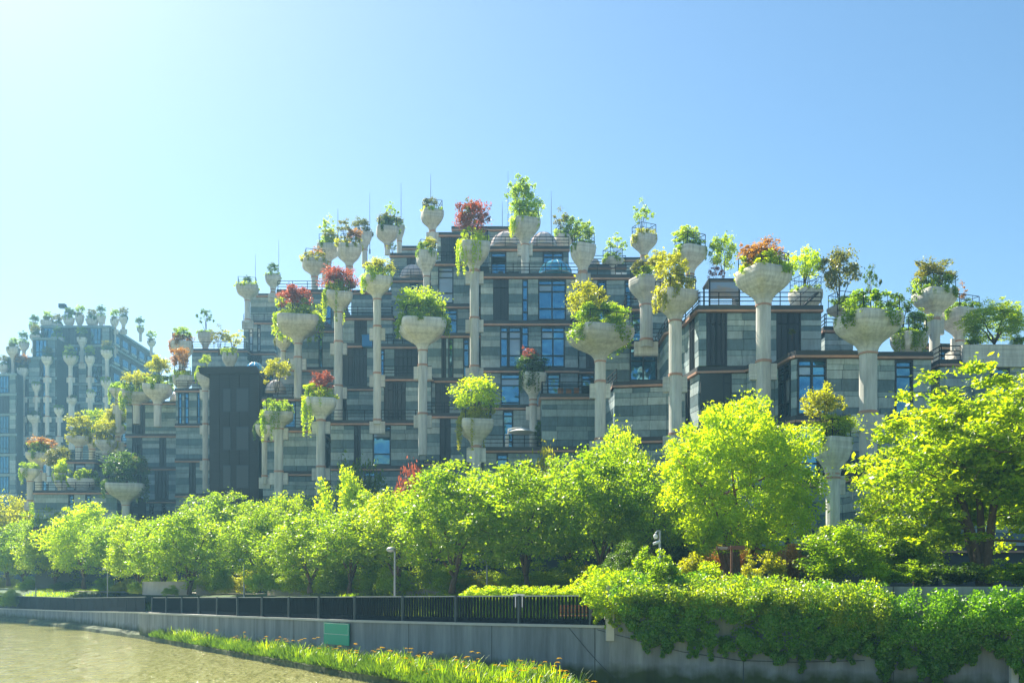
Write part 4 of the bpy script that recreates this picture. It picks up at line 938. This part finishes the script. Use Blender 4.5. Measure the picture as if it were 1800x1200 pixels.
# px, base y, top y, width px, distance, kind, leaf, label
TR = [(-30, 1030, 930, 130, 118, 'cherry0', 'mid', 'dim green tree cut by the left picture edge'),
 (45, 1030, 915, 110, 108, 'cherry1', 'mid', 'darker green tree at the far left behind the solid parapet'),
 (98, 1034, 925, 100, 100, 'cherry2', 'fresh', 'pale green tree left of the yellow crowned one'),
 (148, 1034, 882, 118, 106, 'cherry3', 'lime', 'bright yellow crowned tree in the left row'),
 (205, 1034, 900, 100, 108, 'cherry0', 'fresh', 'tree directly right of the yellow crowned one'),
 (242, 1042, 912, 96, 90, 'cherry1', 'fresh', 'small trunked tree behind the railing gap'),
 (288, 1043, 905, 104, 88, 'cherry2', 'mid', 'forked tree right of the railing gap'),
 (333, 1044, 895, 128, 86, 'cherry3', 'fresh', 'broad tree before the curved planter wall'),
 (385, 1030, 860, 130, 100, 'cherry0', 'fresh', 'taller pale tree above the left lamp post'),
 (455, 1040, 880, 110, 84, 'cherry1', 'fresh', 'tree just right of the left lamp post'),
 (508, 1035, 862, 110, 90, 'cherry2', 'fresh', 'tree in front of the trailing greenery column'),
 (545, 1042, 895, 140, 76, 'cherry3', 'fresh', 'tree left of the upright lobed tree'),
 (615, 1042, 890, 130, 72, 'cherry0', 'mid', 'low tree beneath the upright lobed tree'),
 (600, 1000, 812, 100, 84, 'lobes', 'lime', 'upright lobed bright green tree standing above the others'),
 (660, 1035, 862, 120, 78, 'cherry1', 'fresh', 'tree between the lobed tree and the grey lamp post'),
 (700, 1040, 858, 150, 70, 'cherry2', 'fresh', 'tree behind the tall grey lamp post'),
 (795, 1042, 812, 185, 64, 'cherry3', 'mid', 'large tree under the round golden green bowl'),
 (925, 1040, 808, 190, 61, 'cherry0', 'mid', 'large dark limbed tree at the picture centre'),
 (865, 1035, 822, 120, 70, 'cherry1', 'fresh', 'paler tree between the two large centre trees'),
 (1060, 1030, 775, 170, 58, 'cherry2', 'mid', 'tree with layered top left of the lime tree'),
 (1095, 1000, 745, 110, 68, 'cherry3', 'lime', 'sunlit high crown behind the layered tree'),
 (1000, 1030, 800, 130, 66, 'cherry1', 'mid', 'tree filling the row right of the centre'),
 (1150, 1025, 840, 130, 56, 'cherry0', 'mid', 'shaded tree beside the camera post'),
 (948, 900, 784, 62, 80, 'dense0', 'yellow', 'small golden tree behind the centre row'),
 (635, 900, 795, 80, 90, 'dense1', 'dark', 'dark conifer like tree against the left block'),
 (722, 900, 806, 60, 84, 'dense1', 'red', 'red maple peeping over the promenade trees'),
 (15, 1000, 868, 110, 122, 'cherry3', 'yellow', 'hazy golden tree behind the far left trees'),
 (85, 1000, 880, 90, 124, 'cherry1', 'fresh', 'hazy green tree behind the far left trees')]
for (px, y0, y1, w, d, k, lf, ds) in TR:
    d = inland(px, d, 9); m = d/F; lf = 'mid' if lf == 'fresh' and px % 2 else lf; zb = EYE+(HOR-y0)*m; zb = min(max(zb, 3.75), 4.6); zt_ = EYE+(HOR-y1)*m; v = at(px, d, z=0)
    tree('promenade_tree', k, lf, v.x, d, zb, w*m*1.38, (zt_-zb)*1.03, ds, group=GT)
# lime tree and big right tree
v = at(1296, 53, z=4.5); tree('lime_tree', 'big0', 'lime', v.x, 53, 4.6, 9.2, EYE+345*53/F-4.6, 'big rounded lime green tree with reddish forked trunks', bark=MT['bark_r'], rz=.4)
v = at(1728, 45, z=4.5); tree('cherry_tree', 'big1', 'fresh', v.x, 45, 4.5, 12.4, EYE+405*45/F-4.5, 'largest spreading cherry tree at the right edge', rz=1.1)
v = at(1830, 50, z=4.5); tree('cherry_tree', 'cherry2', 'fresh', v.x, 50, 4.5, 8, 10.5, 'tree behind the largest cherry, cut by the right picture edge')
v = at(1612, 50, z=4.5); tree('cherry_tree', 'cherry1', 'fresh', v.x, 50, 4.5, 6.6, 7.8, 'lower cherry tree filling behind the left limbs of the largest cherry')
v = at(1480, 44, z=4.5); bush('garden_shrub', 'bigbush0', 'mid', v.x, 44, 4.5, 4.6, 3.3, 'tall leafy shrub between the lime tree and the right cherry')
v = at(1590, 46, z=4.5); bush('garden_shrub', 'bigbush1', 'mid', v.x, 46, 4.5, 4.2, 3.6, 'shrub under the left limbs of the right cherry')
# shrubs of the raised garden, right
GS = 'shrubs of the raised garden'
SH = [(1165, 44, 1.9, 1.9, 'mid', 'loose shrub around the camera post foot'), (1215, 47, 1.6, 1.9, 'yellow', 'golden shrub left of the direction sign'), (1250, 46, 1.5, 1.4, 'lime', 'clipped ball shrub left of the direction sign'),
 (1318, 47, 1.5, 1.7, 'yellow', 'golden shrub right of the direction sign'), (1355, 46, 1.8, 1.9, 'yellow', 'golden shrub under the lime tree'), (1395, 47, 2.0, 2.4, 'orange', 'brownish shrub right of the lime tree trunks'),
 (1130, 47, 2.0, 2.2, 'mid', 'green shrub behind the mound of golden vine'), (1090, 49, 2.6, 2.6, 'dark', 'dark shrub at the left end of the raised garden'), (1280, 56, 3.2, 3.1, 'orange', 'shaded shrub behind the lime tree trunks'),
 (1200, 56, 3.4, 3.6, 'dark', 'dark shrub mass left of the lime tree'), (1440, 50, 3.0, 3.0, 'dark', 'dark shrub behind the tall leafy shrub'), (1540, 42.5, 1.7, 1.2, 'lime', 'bright low shrub left of the dark clipped hedge'),
 (1600, 42, 2.2, 1.3, 'mid', 'low hedge bush under the right cherry'), (1655, 42, 2.4, 1.2, 'dark', 'dark clipped bush under the right cherry'), (1710, 41.5, 2.2, 1.2, 'dark', 'second dark clipped bush under the right cherry'), (1765, 41, 2.4, 1.3, 'mid', 'clipped bush near the right picture edge'), (1815, 41, 2.3, 1.4, 'mid', 'clipped bush cut by the right picture edge')]
for i, (px, d, w, h, lf, ds) in enumerate(SH):
    v = at(px, d, z=4.5); bush('garden_shrub', 'bush%d' % (i % 3) if w < 2.5 else 'bigbush%d' % (i % 3), lf, v.x, d, 4.5, w, h, ds, group=GS)
# hedge bushes behind the promenade, left and centre
GH = 'hedge bushes behind the promenade'; zones = []
spots = [(px, 92-px*.034, 2.5) for px in range(-20, 1080, 34)]
refs = [(0, 'at the far left'), (100, 'near the yellow crowned tree'), (230, 'behind the pale plaza'), (400, 'near the left lamp post'), (520, 'below the trailing greenery column'), (640, 'near the grey lamp post'), (800, 'under the large tree by the golden green bowl'), (920, 'under the dark limbed centre tree'), (1010, 'left of the raised garden'), (1200, '')]
cnt = {}
for i, (px, d, w) in enumerate(spots):
    z_ = [r for r in refs if r[0] <= max(px, 0)][-1][1]; lf = ('mid', 'fresh', 'fresh', 'lime', 'lime', 'yellow')[(i*5) % 6]; d = inland(px, d, 13)+rnd.uniform(1, 7)
    cnt[(z_, lf)] = cnt.get((z_, lf), 0)+1; extra = '' if cnt[(z_, lf)] == 1 else (', the one further right' if cnt[(z_, lf)] == 2 else ', the rightmost one')
    v = at(px, d, z=3.8); bush('hedge_bush', 'bigbush%d' % (i % 3), lf, v.x, d, 3.75, rnd.uniform(2.8, 4.2), rnd.uniform(1.6, 3.0), '%s hedge bush %s%s' % (colr[lf], z_, extra), group=GH)
# low golden hedge right behind the railing on the right
for i, px in enumerate(range(830, 1030, 24)):
    d = 55-i*.5; v = at(px, d, z=3.6); bush('low_hedge', 'bush%d' % (i % 3), 'lime', v.x, d, 3.7, 1.7, 1.0, 'low golden hedge clump behind the railing near the raised garden', group='golden hedge clumps behind the railing')
for i, (px, d, w, h, lf, ds) in enumerate(((18, 128, 3.2, 3.0, 'fresh', 'pale green bush growing on the river wall at the far left'), (60, 122, 5, 2.6, 'mid', 'grassy mound behind the far left parapet'), (110, 112, 3.5, 1.8, 'dark', 'rounded dark bush left of the plaza'), (240, 94, 2.2, 1.6, 'fresh', 'small bush at the plaza edge'), (300, 88, 1.8, 1.2, 'mid', 'clipped bush before the curved planter wall'))):
    d = d if i == 0 else inland(px, d, 7); v = at(px, d, z=4.0)
    bush('parkland_bush', 'bigbush%d' % (i % 3), lf, v.x, d if i else 128, 1.6 if i == 0 else 3.6, w, h, ds)
# curved concrete planter walls
for i, (p0, p1, d0, d1, ds) in enumerate(((250, 330, 96, 90, 'left curved planter wall on the plaza'), (345, 430, 90, 93, 'right curved planter wall on the plaza'), (470, 545, 88, 84, 'low pale wall near the stepped terrace'), (690, 860, 74, 68, 'long low pale wall behind the grey lamp post'))):
    A, B_ = at(p0, d0, z=0), at(p1, d1, z=0); pts = []
    for t in np.linspace(0, 1, 9): q = A.lerp(B_, t); pts.append(Vector((q.x, q.y-1.6*math.sin(math.pi*t))))
    b = MB()
    for j in range(8): d = (pts[j+1]-pts[j]).normalized(); b.seg(pts[j], pts[j+1], Vector((d.y, -d.x)), -.25, 0, 3.7, 4.95)
    tag(b.build('planter_wall', MT['paving']), ds, 'wall')

# ------------------------------------------------------------------ lamps, camera post, signs, cables
def lamp(px, ytop, d, zb, label):
    d = inland(px, d, 4)
    v = at(px, d, z=zb); h = EYE+(HOR-ytop)*d/F-zb; e = link('street_lamp', None, loc=v); tag(e, label, 'street lamp', 'lamps along the promenade')
    b = MB(); b.tube([(0, 0, 0), (0, 0, h-.1)], [.075, .055], 8); b.build('pole', MT['lamp'], e); b = MB(); b.tube([(0, 0, 0), (0, 0, .25)], .14, 8); b.build('base', MT['lamp'], e)
    b = MB(); rings = []
    for i in range(7): a = math.pi*i/6; rings.append([(-.22+(.30*math.sin(a)+.01)*math.cos(t*math.pi/5), (.30*math.sin(a)+.01)*math.sin(t*math.pi/5), h+.02-.17*math.cos(a)) for t in range(10)])
    b.loft(rings); b.build('lamp_head', MT['lamp'], e, smooth=True)
lamp(429, 985, 82, 3.2, 'grey lamp post left of centre with round head')
lamp(694, 966, 62, 3.0, 'tallest grey lamp post in front of the centre left trees')
lamp(189, 1000, 100, 3.0, 'small lamp post at the plaza')
lamp(63, 1002, 116, 3.0, 'leftmost lamp post behind the solid parapet')
lamp(856, 985, 64, 3.6, 'dark thin lamp post between the two large centre trees')
v = at(1160, 46, z=4.5); e = link('camera_post', None, loc=v); tag(e, 'grey post with dome head and bullet camera above the golden vine', 'camera post'); h = EYE+98*46/F-4.5
b = MB(); b.tube([(0, 0, 0), (0, 0, h)], .05, 8); b.build('pole', MT['lamp'], e)
b = MB(); b.tube([(-.32, -.1, h-.62), (0, -.05, h-.5)], [.06, .075], 8); b.build('bullet_camera', MT['white'], e)
b = MB(); b.tube([(0, 0, h-.03), (-.12, 0, h-.02), (-.2, 0, h-.14)], .045, 6); b.build('arm', MT['lamp'], e)
b = MB(); b.loft([[(-.2+.1*s_*math.cos(t*.785), .1*s_*math.sin(t*.785), h-.16-dz) for t in range(8)] for s_, dz in ((.5, 0), (1, .06), (1, .14), (.6, .22))]); b.build('dome_camera', MT['white'], e, smooth=True)
v = at(1286, 44, z=4.5); e = link('direction_sign', None, loc=v); tag(e, 'brown finger post with two arms below the lime tree', 'sign'); h = EYE+72*44/F-4.5
b = MB(); b.box((0, 0, h/2), (.09, .09, h)); b.build('post', MT['signbrown'], e)
b = MB(); b.box((-.37, -.02, h-.12), (.62, .05, .17)); f1 = b.build('arm', MT['signbrown'], e); b = MB(); b.box((.32, -.02, h-.1), (.52, .05, .18)); b.build('arm', MT['signbrown'], e)
b = MB(); b.box((-.40, -.05, h-.10), (.44, .004, .035)); b.box((-.36, -.05, h-.155), (.3, .004, .02)); b.build('lettering_strip', MT['coping'], f1)
# green board on the river wall
q, i_, t_ = ray_poly(WALL, 573); q2, _, _ = ray_poly(WALL, 617); d_ = (q2-q).normalized(); n_ = Vector((d_.y, -d_.x)); 
if n_.y > 0: n_ = -n_
mid = (q+q2)/2+n_*.12; w = (q2-q).length; e = link('green_board', None, loc=(mid.x, mid.y, 1.77), rz=math.atan2(d_.y, d_.x)); tag(e, 'green board with thin white outline on the river wall', 'sign'); hh = 1.25
b = MB(); b.box((0, 0, 0), (w, .06, hh)); b.build('panel', MT['green'], e)
for (x, z, a, c) in ((0, hh*.47, w*.96, .02), (0, -.02, w*.96, .02), (-w*.48, hh*.22, .02, hh*.5), (w*.48, hh*.22, .02, hh*.5)):
    b = MB(); b.box((x, -.035, z), (a, .008, c)); b.build('white_line', MT['white'], e)
# white cabinet behind the railing
v = at(912, 52.5, z=3.1); e = link('notice_board', None, loc=(v.x, 52.5, 3.0)); tag(e, 'small pale notice board behind the railing near the centre', 'sign')
b = MB(); b.box((0, 0, .75), (.6, .06, .7)); b.build('panel', MT['white'], e); b = MB(); b.box((0, .05, .3), (.08, .05, .7)); b.build('post', MT['lamp'], e)
# promenade bench slats, right end of the railing
v = at(1022, 49, z=2.6); e = link('bench', None, loc=(v.x, 49, 2.62)); tag(e, 'wooden slatted bench behind the right end of the railing', 'bench')
for k in range(5): b = MB(); b.box((0, -.3+k*.14, .45), (2.2, .11, .05)); b.build('seat_slat', MT['orange'], e)
for k in range(3): b = MB(); b.box((0, .36, .6+k*.15), (2.2, .04, .11)); b.build('back_slat', MT['orange'], e)
for x in (-.9, .9): b = MB(); b.box((x, 0, .21), (.08, .6, .42)); b.build('leg', MT['dmetal'], e)
# cables on the retaining wall
def onwall(px, py, off=.05):
    r = ray_poly(RW, px) or ray_poly(WALL, px); p = r[0]; k = r[0].y; s_ = 1-off/k*1.3
    return Vector((p.x*s_, p.y*s_, EYE+(HOR-py)*k*s_/F))
for pts, ds in ((((1000, 1103), (1035, 1145), (1060, 1172), (1095, 1205)), 'black cable running down the river wall below the railing end'), (((1050, 1106), (1110, 1122), (1200, 1145), (1300, 1160), (1400, 1163), (1520, 1160)), 'black cable sagging under the climbing greenery')):
    b = MB(); b.tube([onwall(*p) for p in pts], .013, 5); tag(b.build('cable', MT['dmetal']), ds, 'cable')
b = MB(); p = onwall(1782, 1170, .1); b.box((p.x, p.y, 1.6), (.28, .2, 3.4)); tag(b.build('wall_pilaster', MT['coping']), 'pale concrete strip on the retaining wall at the right edge', 'pilaster')

# ------------------------------------------------------------------ climbing greenery on the retaining wall
def vine(name, px0, px1, top, bot, n, size, leaf, label, thick=.85, seed=5, ztop=None):
    g = np.random.default_rng(seed); k = 140 if px1-px0 > 200 else 40; cen = []; rad = []
    while len(cen) < k*(1 if px1-px0 < 200 else 4):
        px = g.uniform(px0, px1); yt, yb = np.interp(px, *zip(*top)), np.interp(px, *zip(*bot)); u = g.uniform(0, 1)**.85; py = yt+(yb-yt)*u
        off = thick*(.35+.75*math.sin(min(1, u*1.25+.12)*math.pi*.8))*g.uniform(.25, 1.35)
        if py < 1034: off = g.uniform(-1.2, .7)
        p = onwall(px, py, 0); cen.append([p.x-.38*off, p.y-.92*off, p.z]); rad.append(g.uniform(.28, .5)*(1 if u < .8 else .6))
    for _ in range(int((px1-px0)/9)):      # tails that hang below the mass
        px = g.uniform(px0, px1); yb = np.interp(px, *zip(*bot)); ln = g.uniform(8, 46); k_ = max(2, int(ln/7))
        for j_ in range(k_):
            p = onwall(px+g.uniform(-2, 2)+j_*g.uniform(-1, 1), yb-12+ln*j_/k_, .12); cen.append([p.x, p.y, p.z]); rad.append(.20*(1-.6*j_/k_))
    cen = np.array(cen); P = leaves_around(g, cen, np.array(rad), n//len(cen), .9)
    A, B_ = leafvec(g, len(P), size, droop=.8, up=.2)
    N = g.normal(size=(len(P), 3))*.75+np.array([-.35, -.8, .55]); T = g.normal(size=(len(P), 3)); T[:, 2] -= .6; T -= N*(np.sum(T*N, 1)/np.sum(N*N, 1))[:, None]; T /= np.linalg.norm(T, axis=1)[:, None]; Bv = np.cross(N, T); Bv /= np.linalg.norm(Bv, axis=1)[:, None]; sz_ = size*g.uniform(.5, 1.4, (len(P), 1)); A = T*sz_; B_ = Bv*sz_*.6
    c = P.mean(0); me = quads('foliage', (P-c).astype(np.float32), A, B_, L[leaf]); o = link(name, me, loc=tuple(c)); return tag(o, label, 'climbing plant')
top = [(1060, 1012), (1110, 1014), (1200, 1012), (1300, 1014), (1400, 1022), (1500, 1030), (1600, 1033), (1700, 1034), (1860, 1038)]
bot = [(1060, 1060), (1100, 1085), (1130, 1118), (1180, 1128), (1240, 1128), (1300, 1148), (1330, 1140), (1370, 1165), (1420, 1150), (1480, 1136), (1520, 1140), (1560, 1178), (1600, 1165), (1640, 1186), (1670, 1185), (1700, 1140), (1760, 1142), (1775, 1160), (1800, 1186), (1860, 1195)]
vine('climbing_greenery', 1095, 1850, top, bot, 120000, .058, 'ivy', 'thick dark curtain of creeper over the retaining wall')
vine('climbing_greenery', 1105, 1560, [(1100, 1010), (1560, 1028)], [(1100, 1050), (1200, 1060), (1300, 1072), (1420, 1080), (1560, 1110)], 46000, .052, 'fresh', 'sunlit fresh green creeper along the top of the retaining wall', thick=1.25, seed=6)
vine('climbing_greenery', 1022, 1120, [(1020, 1010), (1045, 994), (1085, 998), (1120, 1012)], [(1020, 1035), (1050, 1075), (1070, 1080), (1120, 1085)], 12000, .055, 'lime', 'golden mound of vine over the end of the railing', thick=.8, seed=8)

# ------------------------------------------------------------------ bank planting: irises and grass
def iris_meshes(seed):
    g = np.random.default_rng(seed); b = MB(); fl = MB()
    for i in range(17):
        a = g.uniform(0, 6.28); r = g.uniform(0, .22); h = g.uniform(.45, .95); ln = g.uniform(.08, .42); w = .022
        x, y = r*math.cos(a), r*math.sin(a); dx, dy = math.cos(a)*ln, math.sin(a)*ln; px_, py_ = -math.sin(a)*w, math.cos(a)*w
        pts = [(0, 0), (.35, .45), (.75, .82), (1.0, 1.0 if g.random() < .6 else .72)]; prev = None
        for u, hh in pts:
            c = (x+dx*u*u, y+dy*u*u, h*hh); ww = 1-u*.8; cur = ((c[0]-px_*ww, c[1]-py_*ww, c[2]), (c[0]+px_*ww, c[1]+py_*ww, c[2]))
            if prev: b.poly([prev[0], prev[1], cur[1], cur[0]])
            prev = cur
    for k in range(5):
        a = k*1.257+g.uniform(0, .5); fl.poly([(0, 0, 0), (.05*math.cos(a-.5), .05*math.sin(a-.5), .03), (.12*math.cos(a), .12*math.sin(a), -.02), (.05*math.cos(a+.5), .05*math.sin(a+.5), .03)])
    return b.mesh('blades', L['fresh']), fl.mesh('flower', MT['flower'])
IR = [iris_meshes(s) for s in range(4)]
def bankpoint(px, u):
    e = ray_poly(EDGE, px)[0]; w_ = (ray_poly(WALL, px) or ray_poly(RW, px))[0]; p = e.lerp(w_, u); return p, .36+.22*u-max(0, (px-960)/100.0)*.8
gi = np.random.default_rng(12); n_ir = 0
for i in range(250):
    px = 275+790*gi.random()**.92; u = gi.uniform(.05, .62); p, z = bankpoint(px, u)
    s_ = gi.uniform(.5, 1.25); e = link('iris_clump', None, loc=(p.x, p.y, z-.05), rz=gi.uniform(0, 6.28), scale=(s_*1.15, s_*1.15, s_)); bl, fl = IR[i % 4]
    tag(e, 'clump of yellow flag iris on the river bank below the grey wall', 'iris', 'yellow irises along the river bank')
    link('blades', bl, e, m=L[('mid', 'dark', 'fresh', 'dark', 'mid')[i % 5]])
    if px > 360 and i % 5 < 3:
        for _ in range(2 if i % 2 else 1): link('flower', fl, e, loc=(gi.uniform(-.2, .2), gi.uniform(-.25, .1), gi.uniform(.78, 1.05)))
# grass between them
g = np.random.default_rng(14); n = 26000; P = np.empty((n, 3))
for i in range(n):
    px = 262+800*g.random(); u = g.random()**1.3*.9; p, z = bankpoint(px, u-.03); P[i] = (p.x, p.y, z-.02)
h = g.uniform(.06, .30, n)[:, None]*(.5+1.0*(np.sin(P[:, :1]*1.7)+np.cos(P[:, 1:2]*1.1)+2)/4)
T = np.stack([g.normal(0, .45, n), g.normal(0, .45, n)-.2, np.ones(n)], 1); T /= np.linalg.norm(T, axis=1)[:, None]; Wd = np.cross(T, g.normal(size=(n, 3))); Wd /= np.linalg.norm(Wd, axis=1)[:, None]
o = link('bank_grass', quads('bank_grass', P+T*h, T*h, Wd*.03, L['dark'])); tag(o, 'grass and weeds covering the river bank', 'grass', kind='stuff')
# weeds and grass over the park floor
n = 42000; g = np.random.default_rng(15); pts = []
while len(pts) < n:
    px = g.uniform(-60, 1100); r = ray_poly(WALL, px)
    if not r: continue
    s_ = g.uniform(6.2, 22); q = r[0]+dirn(0)*s_
    zz = RTOP[r[1]]; zq = zz+(3.8-zz)*min(1, (s_-5.9)/8.0)
    if 80 < px < 440 and s_ > 8.5: continue
    pts.append((q.x, q.y, zq))
P = np.array(pts); h = g.uniform(.08, .3, n)[:, None]; T = np.stack([g.normal(0, .4, n), g.normal(0, .4, n), np.ones(n)], 1); Wd = np.cross(T, g.normal(size=(n, 3))); Wd /= np.linalg.norm(Wd, axis=1)[:, None]
o = link('park_grass', quads('park_grass', P+T*h, T*h, Wd*.05, L['mid'])); tag(o, 'grass on the slope behind the promenade', 'grass', kind='stuff')

# ------------------------------------------------------------------ haze
mb = MB(); mb.box((0, 290, 35.5), (1400, 700, 75)); hz = mb.build('haze', None) if False else None
me = mb.mesh('haze', bpy.data.materials.new('air')); hz = link('haze', me)
m = me.materials[0]; m.use_nodes = True; n = m.node_tree.nodes; n.clear(); o_ = n.new('ShaderNodeOutputMaterial'); vp = n.new('ShaderNodeVolumePrincipled')
vp.inputs['Color'].default_value = (.32, .70, 1.0, 1); vp.inputs['Density'].default_value = .0005; vp.inputs['Anisotropy'].default_value = .35
m.node_tree.links.new(vp.outputs[0], o_.inputs['Volume']); hz['kind'] = 'stuff'; hz['label'] = 'thin summer haze over the river and buildings'
